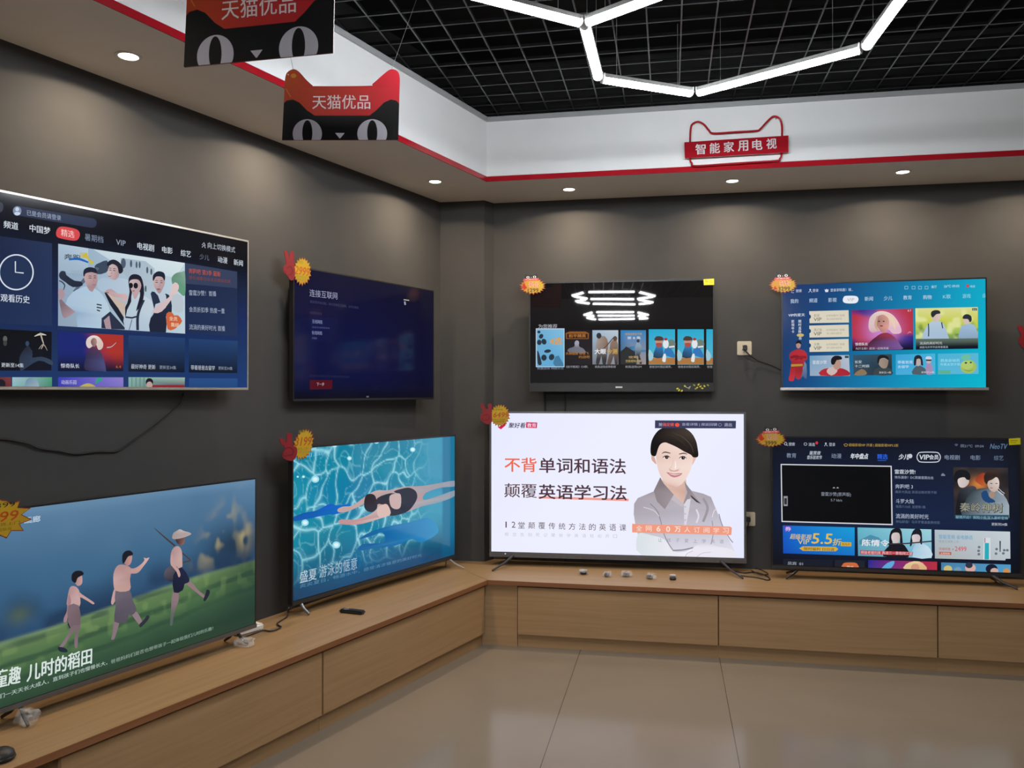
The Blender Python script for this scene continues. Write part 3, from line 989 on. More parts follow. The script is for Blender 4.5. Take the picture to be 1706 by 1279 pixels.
SKIN, SKD = 'C09A96', '8A6E74'
# first boy
P.poly([(172, 930), (240, 890), (290, 950), (270, 1040), (262, 1160), (238, 1160), (236, 1080), (250, 1010), (200, 1060), (150, 1140), (118, 1170), (96, 1160), (130, 1120), (200, 1000)], [((250, 1000), '76646A'), ((140, 1140), '84717A')], 3)
P.poly([(90, 1160), (130, 1162), (168, 1180), (170, 1206), (120, 1204), (96, 1190)], '1E2838', 3)
P.poly([(196, 630), (240, 620), (272, 650), (284, 700), (280, 800), (176, 800), (174, 720)], [((200, 680), 'AA8388'), ((260, 700), 'C7A6A4'), ((220, 780), 'C49F9E')], 3)
P.poly([(268, 665), (300, 690), (372, 738), (412, 768), (400, 780), (360, 756), (300, 722), (270, 710)], SKIN, 3)
P.poly([(186, 690), (206, 760), (180, 860), (168, 930), (140, 940), (142, 900), (168, 840), (172, 760)], [((180, 800), 'A07C82'), ((150, 930), '9A7E84')], 3)
P.poly([(180, 792), (276, 792), (286, 960), (236, 962), (196, 990), (178, 920)], [((220, 850), '7E6A72'), ((270, 900), '6A5860')], 2)
P.poly([(174, 930), (200, 988), (192, 994), (176, 960)], '1C1A20')
P.poly([(216, 560), (246, 600), (268, 618), (300, 600), (306, 560), (296, 520), (240, 520)], [((240, 560), '9A757A'), ((295, 570), 'C39C98')], 3)
P.poly([(210, 560), (214, 512), (250, 484), (300, 486), (318, 512), (290, 530), (262, 548), (246, 590), (222, 580)], '15161E', 3)
# second boy
P.poly([(590, 640), (560, 760), (580, 780), (612, 700)], SKIN, 3)
P.poly([(590, 920), (640, 900), (630, 960), (600, 1060), (586, 1090), (562, 1090), (574, 1030)], '847078', 3)
P.poly([(740, 860), (790, 850), (836, 930), (840, 965), (810, 960)], '8E7880', 3)
P.poly([(810, 960), (850, 920), (880, 880), (902, 890), (880, 930), (840, 972), (820, 985)], '2A2E3A', 3)
P.poly([(600, 655), (722, 650), (750, 740), (788, 830), (740, 880), (720, 870), (690, 940), (590, 935), (600, 800)], [((640, 700), '6E6570'), ((700, 800), '585260'), ((640, 900), '504A58')], 2)
P.poly([(630, 430), (700, 436), (740, 470), (728, 560), (726, 655), (602, 660), (580, 560), (590, 480)], [((600, 560), 'C9A6A4'), ((650, 520), '9C7678'), ((700, 500), 'B18C88'), ((660, 640), 'C39C92')], 3)
P.poly([(690, 455), (760, 462), (820, 430), (856, 390), (850, 366), (872, 372), (900, 366), (880, 400), (850, 440), (800, 500), (740, 508), (700, 505)], [((760, 480), 'B58E8A'), ((860, 390), 'D2A8A2')], 3)
P.poly([(660, 380), (690, 430), (720, 434), (742, 400), (744, 340), (690, 340)], [((680, 400), 'A07878'), ((735, 390), 'C0928C')], 3)
P.poly([(660, 400), (662, 340), (690, 308), (730, 304), (756, 330), (744, 346), (712, 356), (690, 392), (672, 420)], '171A26', 3)
# third boy with a straw hat and a pole
P.stroke([(945, 104), (1030, 180), (1128, 262)], [5, 12, 16], '45393C', 3)
P.stroke([(1184, 318), (1240, 366), (1262, 392), (1190, 410)], 12, '4A3E3A', 3)
P.poly([(1104, 690), (1150, 660), (1160, 740), (1120, 860), (1106, 960), (1084, 958), (1092, 840)], [((1130, 720), '8C7278'), ((1096, 920), '56605C')], 3)
P.poly([(1220, 590), (1270, 580), (1330, 650), (1390, 700), (1396, 726), (1370, 716), (1300, 660)], '8E747A', 3)
P.poly([(1380, 740), (1400, 680), (1410, 650), (1436, 660), (1430, 700), (1396, 752)], '1E2634', 3)
P.poly([(1100, 300), (1150, 262), (1186, 300), (1192, 380), (1186, 460), (1110, 460), (1086, 400)], [((1110, 340), 'A8868A'), ((1170, 360), 'C8A8A2')], 3)
P.poly([(1040, 480), (1090, 440), (1150, 450), (1172, 540), (1110, 580), (1036, 548)], [((1060, 480), '5A5560'), ((1100, 560), '262A38')], 3)
P.poly([(1112, 520), (1186, 450), (1256, 556), (1240, 590), (1212, 600), (1196, 656), (1118, 676)], [((1200, 500), '1C2440'), ((1150, 640), '141A30')], 2)
P.poly([(1100, 330), (1120, 420), (1160, 470), (1176, 520), (1160, 540), (1140, 490), (1090, 420)], SKIN, 3)
P.poly([(1136, 200), (1150, 240), (1184, 256), (1206, 240), (1214, 190)], [((1150, 220), '30242A'), ((1200, 230), '8A645E')], 3)
P.poly([(1104, 196), (1112, 150), (1140, 130), (1172, 114), (1208, 130), (1250, 140), (1272, 158), (1220, 182), (1150, 200)], [((1130, 160), '9C8E8C'), ((1190, 140), 'C8BABA'), ((1260, 160), 'B4A09E')], 3)
P.at(0, 760, 2.4644)
P.text('童趣', -20, 954, 82, 74, 'D4E0DC', .02, y1=930)
P.text('儿时的稻田', 110, 926, 376, 70, 'D4E0DC', .022, y1=850)
P.text('我们一天天长大成人，直到孩子们也慢慢长大，', -30, 1005, 440, 20, 'B4C6BE', .01, y1=855)
P.text('爸爸妈妈们是否也想带孩子一起体验我们儿时的乐趣！', 455, 852, 875, 17, '8EA498', .01, y1=712)
P.text('画廊', 100, 276, 165, 26, 'B8CCDC', .02, y1=268)
done(P)

# ---- network setup page
P = pic('T2', 440, 400, 4.5667)
P.full(12, 8, lambda a, b: mixc(ramp([(0, '07082A'), (.6, '060A3A'), (.85, '060A38'), (1, '040514')], b), lin('07061A'), sstep(.4, 1, a) * .6))
P.text('连接互联网', 346, 428, 558, 56, '989CB8', .0, y1=452)
P.text('要享受所有功能，请先连接至互联网。也可以跳过', 350, 478, 720, 22, '3A3E66', 0, y1=524)
P.text('选择网络连接', 350, 560, 440, 20, '2E3258', 0, y1=570)
P.quad(356, 590, 560, 770, ['0A1244', '080E3A', '080C36', '0A1140'])
P.text('无线网络', 366, 632, 444, 30, '7E86AC', .01, y1=638)
P.text('连接无线网络名称', 366, 668, 500, 14, '4C5484', .0, y1=676)
P.text('有线网络', 364, 718, 442, 30, '7E86AC', .01, y1=722)
P.text('未连接', 364, 752, 402, 16, '5A628E', .0, y1=754)
P.text('您也可以稍后在设置中连接网络', 346, 1040, 650, 18, '24284C', 0, y1=1048)
P.poly([(348, 1064), (520, 1064), (518, 1132), (348, 1136)], '4C0A18')
P.text('下一步', 400, 1108, 458, 26, 'B9A6B0', .01)
P.stroke([(1062, 452), (1104, 458)], 7, 'B6B69C')
P.stroke([(1070, 466), (1074, 492)], 12, '9A9EB0')
done(P)
# ---- menu with four people posing (silver-framed television)
P = pic('T1', 0, 300, 3.5535)
P.full(20, 12, lambda a, b: mixc(ramp([(0, '04050B'), (.16, '060810'), (.30, '131F38'), (.55, '16295A'), (.85, '1C3766'), (1, '1B3A74')], b), lin('0A1226'), .35 * (1 - a)))
P.stroke([(104, 180), (340, 220), (545, 254)], 56, '2B3550')
P.ellipse(545, 254, 28, 28, '2B3550')
P.ellipse(102, 182, 25, 28, '7C8CA8')
P.ellipse(102, 172, 11, 12, 'C6D2E2')
P.ellipse(103, 198, 18, 10, 'C6D2E2')
P.ellipse(2, 160, 18, 30, '3A3F4C')
P.text('已是会员请登录', 160, 208, 362, 32, '9AA6BC', .008, y1=240)
for t, x0, y0, x1, h, c, bo in (('频道', 22, 282, 108, 44, 'D8E0EA', .012), ('中国梦', 176, 304, 298, 44, 'D8E0EA', .012), ('暑期档', 502, 356, 612, 42, '7C8AA2', .0), ('VIP', 688, 382, 744, 32, '9AA6BA', .0),
                            ('电视剧', 814, 408, 912, 42, 'D0DAE6', .012), ('电影', 960, 428, 1022, 38, 'D0DAE6', .012), ('综艺', 1070, 448, 1130, 38, 'D0DAE6', .01), ('少儿', 1182, 468, 1238, 34, '707C90', 0), ('动漫', 1290, 486, 1346, 36, 'C6D0DC', .012), ('新闻', 1384, 502, 1438, 36, 'C6D0DC', .012)):
    P.text(t, x0, y0, x1, h, c, bo, y1=y0 + (x1 - x0) * .16)
P.poly([(332, 310), (345, 282), (375, 275), (435, 285), (465, 300), (473, 325), (460, 352), (430, 358), (365, 346), (338, 335)], 'D2484C', 3)
P.text('精选', 362, 330, 440, 42, 'F0C4C0', .012, y1=343)
P.text('向上切换模式', 1230, 402, 1392, 36, 'B6BCC8', .006, y1=431)
P.stroke([(1196, 384), (1207, 370), (1216, 388)], 4, 'B6BCC8')
P.stroke([(1196, 398), (1207, 384), (1216, 402)], 4, 'B6BCC8')
# history tile
P.quad4([(-60, 322), (308, 374), (308, 862), (-60, 846)], ['1A2440', '243356', '1F3158', '1A2B52'])
P.ellipse(96, 545, 104, 107, 'D3DCE8', n=48)
P.ellipse(96, 545, 96, 99, '213052', n=48)
P.stroke([(91, 480), (91, 545), (140, 550)], 7, 'D3DCE8')
P.text('观看历史', 4, 718, 176, 46, 'D3DCE8', .008, y1=730)
# list beside the picture
P.quad4([(1096, 490), (1404, 542), (1406, 925), (1096, 906)], ['1C2642', '1E2A48', '223256', '1C2C50'])
P.quad4([(1096, 490), (1404, 542), (1404, 640), (1096, 612)], '343F5A')
P.text('奔跑吧 第3季 最新', 1118, 552, 1306, 32, 'B8503E', .01, y1=572)
P.text('游长城看日出全员集结出发', 1118, 586, 1366, 22, '844038', .0, y1=610)
P.text('雷霆沙赞！首播', 1120, 682, 1280, 32, 'A6B2C6', .004, y1=688)
P.text('会员折扣季 热度一重', 1120, 780, 1330, 32, 'A6B2C6', .004, y1=790)
P.text('流淌的美好时光 首播', 1120, 884, 1332, 32, 'A6B2C6', .004, y1=894)
# lower tiles
P.quad4([(-60, 878), (306, 898), (304, 1126), (-60, 1128)], ['06080C', '0A0C10', '0C1220', '080B14'])
P.quad4([(760, 918), (1096, 935), (1092, 1138), (760, 1132)], ['223D6C', '22406E', '0E1726', '0E1522'])
P.quad4([(1118, 938), (1408, 952), (1404, 1142), (1118, 1138)], ['223F6E', '22416E', '0F1828', '0E1624'])
P.text('最好神奇 更新', 776, 1116, 920, 28, 'B4BECC', .008)
P.text('更新至34集', 944, 1118, 1042, 22, '8E9AAC', .004)
P.text('带着爸爸去留学', 1130, 1122, 1272, 28, 'B4BECC', .008)
P.text('更新至34集', 1292, 1122, 1376, 20, '8E9AAC', .004)
P.at(0, 540, 7.7545)
for x, y, r, c in ((65, 190, 40, '5A5A58'), (65, 245, 36, '3C3C3A'), (352, 250, 34, '2E4460'), (390, 360, 34, '4C6480')):
    P.ellipse(x, y, r * .7, r, c)
P.poly([(250, 430), (330, 300), (380, 290), (420, 380), (420, 430), (540, 420), (670, 470), (670, 530), (500, 470), (300, 590), (260, 590)], [((330, 330), '20242E'), ((400, 450), '2A3A54'), ((600, 480), '33435A')], 3)
P.stroke([(444, 156), (520, 128), (596, 140)], [8, 26, 8], 'C9C2B8', 4)
P.stroke([(520, 110), (545, 200), (560, 260), (530, 320)], [20, 16, 12, 8], 'B4AC9E', 4)
P.stroke([(500, 320), (560, 260), (610, 340)], [6, 12, 4], 'A49C8C', 4)
P.text('更新至14集', 16, 552, 304, 56, 'C4CCD6', .01)
# tile: someone with fair hair against red and blue light
P.grid([(748, 96), (1592, 140), (1592, 606), (748, 606)], 28, 16, lambda a, b: mixc(mixc(lin('17246E'), lin('A83028'), sstep(.35, .8, a - .3 * b + .25 * vnoise(a * 5, b * 4, 51))), lin('0B1230'), sstep(.45, 1, b)))
P.poly([(1100, 590), (1104, 440), (1150, 330), (1210, 300), (1280, 330), (1330, 420), (1370, 600), (1330, 606)], [((1150, 420), '2A2A4C'), ((1240, 330), '5A3450'), ((1200, 560), '161A34'), ((1340, 520), '4A4E80')], 3)
P.poly([(1110, 230), (1130, 180), (1190, 145), (1270, 160), (1330, 240), (1320, 310), (1270, 330), (1240, 260), (1200, 280), (1150, 310), (1118, 280)], [((1130, 230), 'D8C8C4'), ((1220, 170), 'E8DAD0'), ((1310, 280), 'D0BCB0')], 3)
P.poly([(1172, 220), (1200, 178), (1240, 190), (1250, 240), (1220, 290), (1186, 270)], [((1190, 230), '6A4A50'), ((1240, 220), 'B48E84')], 3)
P.stroke([(1380, 300), (1440, 290), (1500, 235)], [14, 10, 5], 'B8AEC0', 3)
P.text('惊奇队长', 784, 562, 1024, 58, 'CDD5E0', .012)
P.text('6.4', 1496, 566, 1562, 36, 'B5622A', .01)
# bottom strip of tiles
P.quad4([(-80, 684), (142, 684), (142, 850), (-80, 850)], ['5A2C30', '7A3A38', '6A2C30', '40242A'])
P.ellipse(10, 770, 60, 60, '1A1622')
P.quad4([(156, 684), (670, 684), (670, 850), (156, 850)], ['9CBCC8', '4C9A74', '3E8468', '84B4B4'])
P.poly([(330, 850), (340, 720), (420, 690), (490, 740), (490, 850)], [((360, 740), '6C8CA4'), ((440, 830), '9AB0BA')], 3)
P.quad4([(748, 684), (1592, 686), (1592, 850), (748, 850)], ['3A3CB4', '8C7CC8', '7E72C4', '3438A8'])
P.poly([(1000, 830), (1080, 775), (1160, 765), (1240, 810), (1240, 850), (1000, 850)], 'B4A860', 3)
P.poly([(1230, 770), (1250, 700), (1300, 690), (1330, 720), (1280, 740)], '2E9A84', 3)
P.text('动画乐园', 790, 775, 985, 56, 'B9BBD8', .01)
P.at(0, 300, 3.5535)
P.quad4([(760, 1166), (1094, 1168), (1092, 1230), (760, 1230)], ['88B0A8', '9AB4A8', '50404C', '78A098'])
for k in range(5):
    P.stroke([(780 + 24 * k, 1168), (780 + 24 * k, 1230)], 4, '4A7C70')
P.poly([(900, 1212), (1090, 1212), (1090, 1230), (900, 1230)], '8E2232')
P.ellipse(884, 1196, 22, 24, '15151C')
P.ellipse(884, 1212, 18, 20, 'B89C98')
P.quad4([(1118, 1172), (1406, 1174), (1404, 1230), (1118, 1230)], ['264C84', '264C84', '22467C', '22467C'])
# the big picture: four people in white by an old stone building
P.at(90, 400, 7.417)
P.quad4([(50, 44), (1615, 282), (1618, 1155), (48, 1058)], ['8EA6BE', 'BCD2DC', 'B8CCD6', '8CA0B4'])
P.quad4([(50, 44), (420, 100), (420, 420), (50, 400)], ['A6BCD0', 'B4C8D6', 'A0B4C6', '98AEC2'])
P.quad4([(480, 110), (1615, 282), (1500, 460), (900, 380)], ['C4D4DE', 'D4E2E6', 'C8DAE0', 'B8CAD6'])
P.poly([(820, 220), (1130, 260), (1240, 350), (1240, 640), (1100, 600), (900, 460), (830, 380)], [((850, 250), '9CAEBE'), ((1050, 320), 'A8BAC8'), ((1200, 500), 'B2C2CE')])
for x, y, w2, h2 in ((855, 285, 30, 62), (950, 290, 14, 45), (1018, 305, 12, 42), (1056, 305, 12, 42), (1150, 370, 13, 42), (1200, 390, 12, 40), (1130, 600, 12, 40)):
    P.ellipse(x, y, w2, h2, '4C5A6C')
P.poly([(1450, 470), (1500, 410), (1580, 390), (1616, 400), (1617, 680), (1540, 640), (1470, 560)], [((1500, 450), '5E8A74'), ((1600, 420), '88A898'), ((1560, 600), '5C9A78')], 3)
P.poly([(500, 320), (560, 280), (650, 250), (680, 330), (640, 400), (520, 420)], '39465A', 2)
P.poly([(230, 630), (360, 470), (520, 330), (560, 350), (420, 480), (260, 640)], '55637A')
P.poly([(60, 420), (90, 380), (140, 390), (150, 430), (250, 500), (330, 510), (350, 560), (230, 580), (140, 520), (70, 470)], [((100, 400), '2A3244'), ((250, 540), '1E2638')], 2)
P.stroke([(60, 500), (100, 520), (130, 560), (112, 620)], [12, 14, 14, 8], '2A3244', 3)
for k in range(7):
    P.stroke([(210 + 22 * k, 370), (240 + 22 * k, 450)], 5, '8C9EB2')
P.text('奔跑', 120, 236, 320, 70, '3C4A50', .02, y1=250, italic=.2)
P.stroke([(180, 240), (300, 232), (420, 275)], [20, 30, 20], '1F62B4', 4)
P.poly([(330, 215), (400, 150), (420, 210), (460, 250), (490, 275), (455, 300), (430, 250), (380, 215)], 'C9B83C', 2)
P.text('吧', 320, 210, 395, 60, 'C2B246', .02)
SKN = 'C2A6A8'
# back man with a tan case
P.poly([(540, 500), (620, 460), (700, 480), (800, 470), (930, 500), (940, 640), (900, 760), (640, 650), (540, 600)], [((600, 520), 'A4BACE'), ((850, 540), 'B6C9D8'), ((700, 620), 'A9BDD0')], 2)
P.poly([(620, 640), (700, 600), (790, 660), (880, 660), (910, 720), (870, 760), (780, 710), (690, 690)], [((680, 640), 'B6969C'), ((850, 700), 'CDB0B0')], 2)
P.poly([(620, 650), (660, 640), (770, 790), (870, 960), (870, 1060), (800, 960), (690, 800)], '1A2030')
P.poly([(640, 640), (880, 790), (870, 970), (790, 840)], 'C4B2A4')
P.poly([(660, 380), (690, 310), (760, 290), (800, 330), (800, 430), (760, 490), (700, 480), (665, 440)], [((690, 380), 'D0B8B8'), ((780, 420), 'A88A8E')], 3)
P.poly([(650, 300), (680, 255), (740, 240), (810, 280), (850, 350), (840, 400), (800, 410), (780, 330), (720, 295), (670, 320)], '1E2230', 3)
# left man in a white shirt
P.poly([(140, 790), (50, 680), (60, 740), (90, 900), (130, 965), (240, 900), (270, 860)], [((90, 800), '7C6874'), ((200, 900), 'A68E96')], 2)
P.poly([(52, 600), (110, 610), (130, 690), (70, 740), (50, 700)], 'A8909A', 2)
P.poly([(220, 650), (330, 590), (400, 570), (500, 600), (600, 680), (690, 880), (580, 960), (580, 1086), (290, 1076), (280, 900), (140, 790)], [((260, 720), 'A9C2D8'), ((450, 700), 'B2CADC'), ((420, 1000), 'A8C2DA'), ((640, 850), 'B8CCDA'), ((300, 900), '8FA9C4')], 2)
P.poly([(396, 560), (520, 560), (470, 640), (430, 620)], 'A88A8E')
P.poly([(366, 440), (400, 400), (500, 390), (530, 430), (526, 540), (480, 595), (420, 570), (380, 510)], [((400, 470), 'C2A2A2'), ((510, 450), 'AC8C90'), ((470, 570), 'A08084')], 3)
P.poly([(360, 440), (365, 370), (420, 335), (500, 345), (530, 390), (520, 410), (460, 395), (390, 410), (374, 445)], '1C2436', 3)
for k in range(3):
    P.stroke([(524, 792 + 36 * k), (586, 804 + 36 * k)] if k < 2 else [(526, 862), (566, 876)], 15, '232B3E')
P.poly([(600, 960), (680, 910), (705, 1096), (636, 1092)], 'A88E96')
P.poly([(585, 965), (690, 880), (800, 1000), (870, 1080), (870, 1104), (705, 1098), (680, 930), (610, 990), (636, 1092), (582, 1086)], '283046')
# woman with sunglasses and long dark hair
P.poly([(880, 1110), (870, 880), (920, 720), (1000, 660), (1120, 690), (1240, 800), (1200, 900), (1170, 1125)], [((950, 800), 'B4C6D4'), ((1150, 800), 'C2D0DA'), ((1000, 1050), 'A8BCD0')], 2)
P.poly([(880, 960), (875, 830), (900, 780), (930, 640), (920, 560), (918, 480), (950, 430), (1010, 420), (1070, 450), (1100, 540), (1110, 660), (1080, 790), (1010, 880), (1040, 760), (1060, 640), (960, 640), (950, 760), (900, 860)], '1B1E2C', 2)
P.poly([(926, 540), (950, 490), (1040, 490), (1075, 560), (1050, 640), (1010, 720), (985, 720), (960, 640)], [((950, 520), 'CDB4B4'), ((1050, 560), 'B2969C'), ((1000, 680), 'BA9EA2')], 3)
P.ellipse(946, 560, 26, 34, '121622')
P.ellipse(1006, 562, 28, 36, '121622')
P.ellipse(980, 626, 14, 8, 'A0616A')
P.stroke([(878, 950), (960, 960), (1030, 940)], 20, '20283A')
P.stroke([(1110, 740), (1060, 840), (1030, 950), (1030, 1112)], [22, 30, 34, 34], '252E44', 3)
P.stroke([(960, 980), (925, 1110)], 10, '5A6A84')
# right man with a dark vest, waving
P.poly([(1180, 1128), (1190, 960), (1240, 880), (1190, 660), (1240, 640), (1300, 700), (1380, 660), (1440, 720), (1450, 900), (1380, 940), (1380, 1138)], [((1250, 720), '26304A'), ((1280, 1000), '171D30'), ((1420, 800), '232C42')], 2)
P.poly([(1280, 680), (1330, 660), (1380, 680), (1380, 830), (1300, 880), (1240, 890), (1250, 790), (1310, 770)], 'B8C4D0', 2)
P.poly([(1220, 860), (1300, 790), (1420, 700), (1440, 590), (1490, 520), (1540, 560), (1520, 640), (1450, 730), (1330, 880), (1240, 900)], [((1300, 830), 'CDB6BA'), ((1480, 580), 'D8C2C2')], 2)
P.poly([(1460, 680), (1580, 690), (1590, 880), (1470, 870)], 'B6C2CC', 2)
P.poly([(1220, 500), (1240, 450), (1340, 440), (1366, 520), (1340, 600), (1300, 660), (1262, 620), (1228, 560)], [((1250, 500), 'CBB0B0'), ((1340, 520), 'B29498'), ((1300, 640), 'A88A8E')], 3)
P.poly([(1218, 500), (1222, 430), (1280, 385), (1350, 400), (1370, 450), (1360, 500), (1330, 455), (1260, 450), (1234, 490)], '1C2334', 3)
P.ellipse(1288, 606, 24, 10, '8C5A62')
P.poly([(1384, 910), (1450, 890), (1480, 930), (1530, 930), (1580, 1000), (1530, 1060), (1480, 1100), (1400, 1100)], 'C9623C', 2)
P.text('全员', 1420, 990, 1520, 50, 'EAC4A8', .02)
P.text('集结', 1440, 1068, 1540, 52, 'EAC4A8', .02)
for ex, ey, ew, mx, my in ((440, 470, 22, 490, 545), (500, 468, 16, 490, 545), (690, 372, 18, 684, 440), (740, 378, 18, 684, 440), (1262, 524, 18, 1290, 606), (1322, 528, 16, 1290, 606)):
    P.stroke([(ex - ew, ey - 22), (ex, ey - 28), (ex + ew, ey - 22)], [3, 8, 4], '4A3A44', 3)
    P.stroke([(ex - ew, ey), (ex, ey - 3), (ex + ew, ey + 1)], [3, 9, 4], '382C38', 3)
    P.stroke([(mx - 24, my), (mx, my + 9), (mx + 24, my - 2)], [3, 9, 3], '94606A', 3)
for nx, ny in ((482, 505), (704, 410), (1300, 565)):
    P.stroke([(nx, ny - 30), (nx + 6, ny), (nx - 10, ny + 6)], [2, 6, 4], '9A7C82', 3)
P.poly([(30, 1057), (1618, 1155), (1640, 1180), (30, 1110)], '1A2E58')
done(P)

# ---- row of small posters on a dark screen
P = pic('T5', 880, 530, 5.331)
P.full(8, 6, lambda a, b: mixc(lin('0B0809'), lin('100D0C'), a))
P.text('为您推荐', 90, 90, 258, 36, 'A8AAB4', .015)
P.quad(68, 90, 322, 434, 'B9CFDD')
P.quad(76, 98, 316, 428, ['6EA9CF', '7DBBDC', '5CA8D4', '62A4CC'])
for cx, cy, rx, ry, ro in ((95, 122, 14, 12, 0), (115, 160, 18, 22, 30), (98, 214, 20, 24, 0), (140, 208, 22, 26, -20), (172, 292, 30, 15, -8), (140, 350, 24, 27, 0), (208, 345, 24, 28, 20)):
    P.ellipse(cx, cy, rx, ry, '20303E', ro)
P.poly([(80, 290), (96, 310), (120, 400), (104, 416), (84, 400)], '20303E', 2)
P.poly([(220, 400), (240, 340), (270, 330), (310, 400), (314, 426), (240, 426)], '41789C')
P.text('4选', 190, 236, 300, 66, 'DC9A3A', .03)
P.quad(330, 105, 558, 412, ['171118', '1B151A', '1E1A1E', '18141A'])
P.poly([(332, 132), (370, 118), (510, 118), (540, 134), (536, 184), (336, 184)], '8C5620')
P.quad(344, 138, 528, 178, '2A1410')
P.text('和平精英', 360, 172, 512, 30, 'B4783C', .02)
P.poly([(360, 270), (410, 250), (412, 215), (430, 196), (452, 210), (452, 250), (490, 270), (504, 310), (360, 300)], [((430, 220), 'A2A4B2'), ((400, 280), '50525E'), ((470, 280), '6C6E7A')], 3)
P.text('大神陪练 带你飞', 332, 326, 536, 26, 'A86E28', .02)
P.text('约战吧', 448, 356, 546, 24, 'A86E28', .02)
P.quad(570, 106, 800, 410, ['9DB6CC', 'B8C6D2', '8A8C92', '70757E'])
# two generic hikers with packs
P.poly([(600, 400), (612, 320), (600, 250), (620, 170), (680, 160), (710, 220), (700, 320), (690, 405), (660, 405), (650, 330), (630, 405)], [((640, 220), 'A8A29A'), ((620, 380), '2A2A34'), ((690, 380), '24242E'), ((690, 220), '7E5E48')], 2)
P.ellipse(628, 155, 22, 26, '2B3036')
P.poly([(700, 405), (720, 320), (730, 220), (770, 190), (796, 230), (796, 405), (770, 405), (760, 330), (735, 405)], [((760, 240), '8C7464'), ((780, 380), '2A2C34'), ((720, 330), '6A5A50')], 2)
P.ellipse(772, 180, 18, 22, '5A4638')
P.stroke([(640, 300), (700, 240), (764, 165)], 9, '5C4032')
P.text('大眼', 590, 318, 690, 46, 'E4E4EA', .03)
P.text('今测', 700, 318, 790, 46, 'C49A4C', .03)
P.quad(820, 106, 1046, 410, ['2E7CB8', '2C80B8', '9A8E8A', '4A5258'])
P.poly([(820, 290), (880, 260), (960, 240), (960, 280), (1046, 280), (1046, 300), (820, 300)], [((850, 280), '2C3C48'), ((960, 260), '4A8CBC')])
P.poly([(820, 300), (870, 250), (950, 300), (960, 410), (820, 410)], '26282A')
P.poly([(950, 400), (958, 300), (945, 280), (960, 220), (985, 212), (1004, 250), (1004, 300), (990, 330), (1010, 396), (990, 404), (970, 330), (964, 400)], [((980, 240), '8AA0B4'), ((970, 360), '22242C'), ((1000, 380), '2A2A30')], 2)
P.ellipse(976, 200, 13, 16, '30343C')
P.text('刺激战场信号枪', 862, 152, 1010, 24, 'B09A6A', .015)
P.text('第 8 集', 880, 188, 1000, 26, 'D6DEE8', .01)
P.text('攻略', 890, 358, 980, 24, 'B49A5C', .02)
P.text('空投密码全解', 866, 392, 1004, 24, 'B49A5C', .02)
for x0 in (1070, 1326, 1582):
    x1 = min(x0 + 234, 1640)
    P.quad(x0, 98, x1, 412, ['1FA6CE', '28A8CC', '58B4CC', '50B0CC'])
    P.quad(x0, 352, x1, 410, 'A8743E')
    if x1 - x0 > 200:
        # generic holiday figures: a man in blue and one in white and blue
        P.poly([(x0 + 40, 345), (x0 + 62, 260), (x0 + 70, 240), (x0 + 116, 240), (x0 + 130, 300), (x0 + 120, 350)], [((x0 + 90, 260), '2A78B4'), ((x0 + 70, 340), '1E2A3C')], 2)
        P.ellipse(x0 + 92, 208, 32, 34, 'C08C74')
        P.poly([(x0 + 50, 196), (x0 + 70, 160), (x0 + 120, 165), (x0 + 130, 196)], '4A3634', 2)
        P.poly([(x0 + 62, 222), (x0 + 120, 222), (x0 + 108, 256), (x0 + 76, 256)], 'A84A44', 2)
        P.ellipse(x0 + 200, 230, 38, 42, '6A7C74')
        P.poly([(x0 + 130, 330), (x0 + 150, 260), (x0 + 200, 270), (x0 + 232, 330), (x0 + 220, 352), (x0 + 150, 330)], '2F74B4', 2)
        P.ellipse(x0 + 152, 228, 26, 40, 'DDE2E6')
        P.poly([(x0 + 120, 380), (x0 + 132, 320), (x0 + 152, 320), (x0 + 150, 386)], 'DDE2E6', 2)
        P.stroke([(x0 + 180, 256), (x0 + 230, 250)], 14, 'DDE2E6')
        P.ellipse(x0 + 152, 186, 16, 12, 'A83038')
    P.poly([(x0, 280), (x0 + 20, 290), (x0 + 42, 330), (x0 + 30, 372), (x0, 372)], '9CC4D0', 2)
for t, x0, x1, c in (('刺激战场 神跳伞点', 80, 314, '7C88A0'), ('《和平精英》CH职..', 336, 536, '9A9CA4'), ('和真战场成神集锦', 592, 776, '9A9CA4'), ('和真战场GM', 862, 1006, '9A9CA4'), ('爸爸去村我后搞笑..', 1076, 1276, '9A9CA4'), ('爸爸去村我后搞笑..', 1330, 1530, '9A9CA4'), ('爸爸', 1588, 1636, '9A9CA4')):
    P.text(t, x0, 442 if x0 > 100 else 456, x1, 22, c, .008)
done(P)
# ---- blue to turquoise menu
P = pic('T7', 1220, 430, 3.5103)
P.full(32, 18, lambda a, b: mixc(ramp([(0, '17295A'), (.25, '144A80'), (.5, '0E78A8'), (.75, '0C9CC0'), (1, '06B4CC')], a * .85 + b * .15), lin('0B3A70'), .35 * (1 - b) * (1 - a)))
P.stroke([(362, 188), (348, 190), (346, 200), (360, 202)], 3, 'B4C0D8')
P.text('搜索', 372, 200, 406, 18, 'C4CEE2', .01)
P.ellipse(456, 184, 5, 5, 'C4CEE2')
P.stroke([(446, 200), (456, 190), (467, 200)], 3, 'C4CEE2')
P.text('登录', 470, 198, 504, 18, 'C4CEE2', .01)
P.poly([(540, 180), (546, 186), (552, 178), (558, 186), (564, 180), (560, 198), (544, 198)], 'D8DEE8')
P.text('登录享特惠！领...', 574, 196, 706, 18, 'C4D0E2', .008)
for x in (1018, 1060, 1098, 1136):
    P.stroke([(x - 9, 164), (x + 9, 164), (x + 9, 180), (x - 9, 180)], 3, '9CCAE2', close=True)
P.text('客厅', 1164, 176, 1196, 17, 'B4DAEA', .008)
P.text('26℃ 09:05', 1238, 172, 1328, 15, 'B4DAEA', .008)
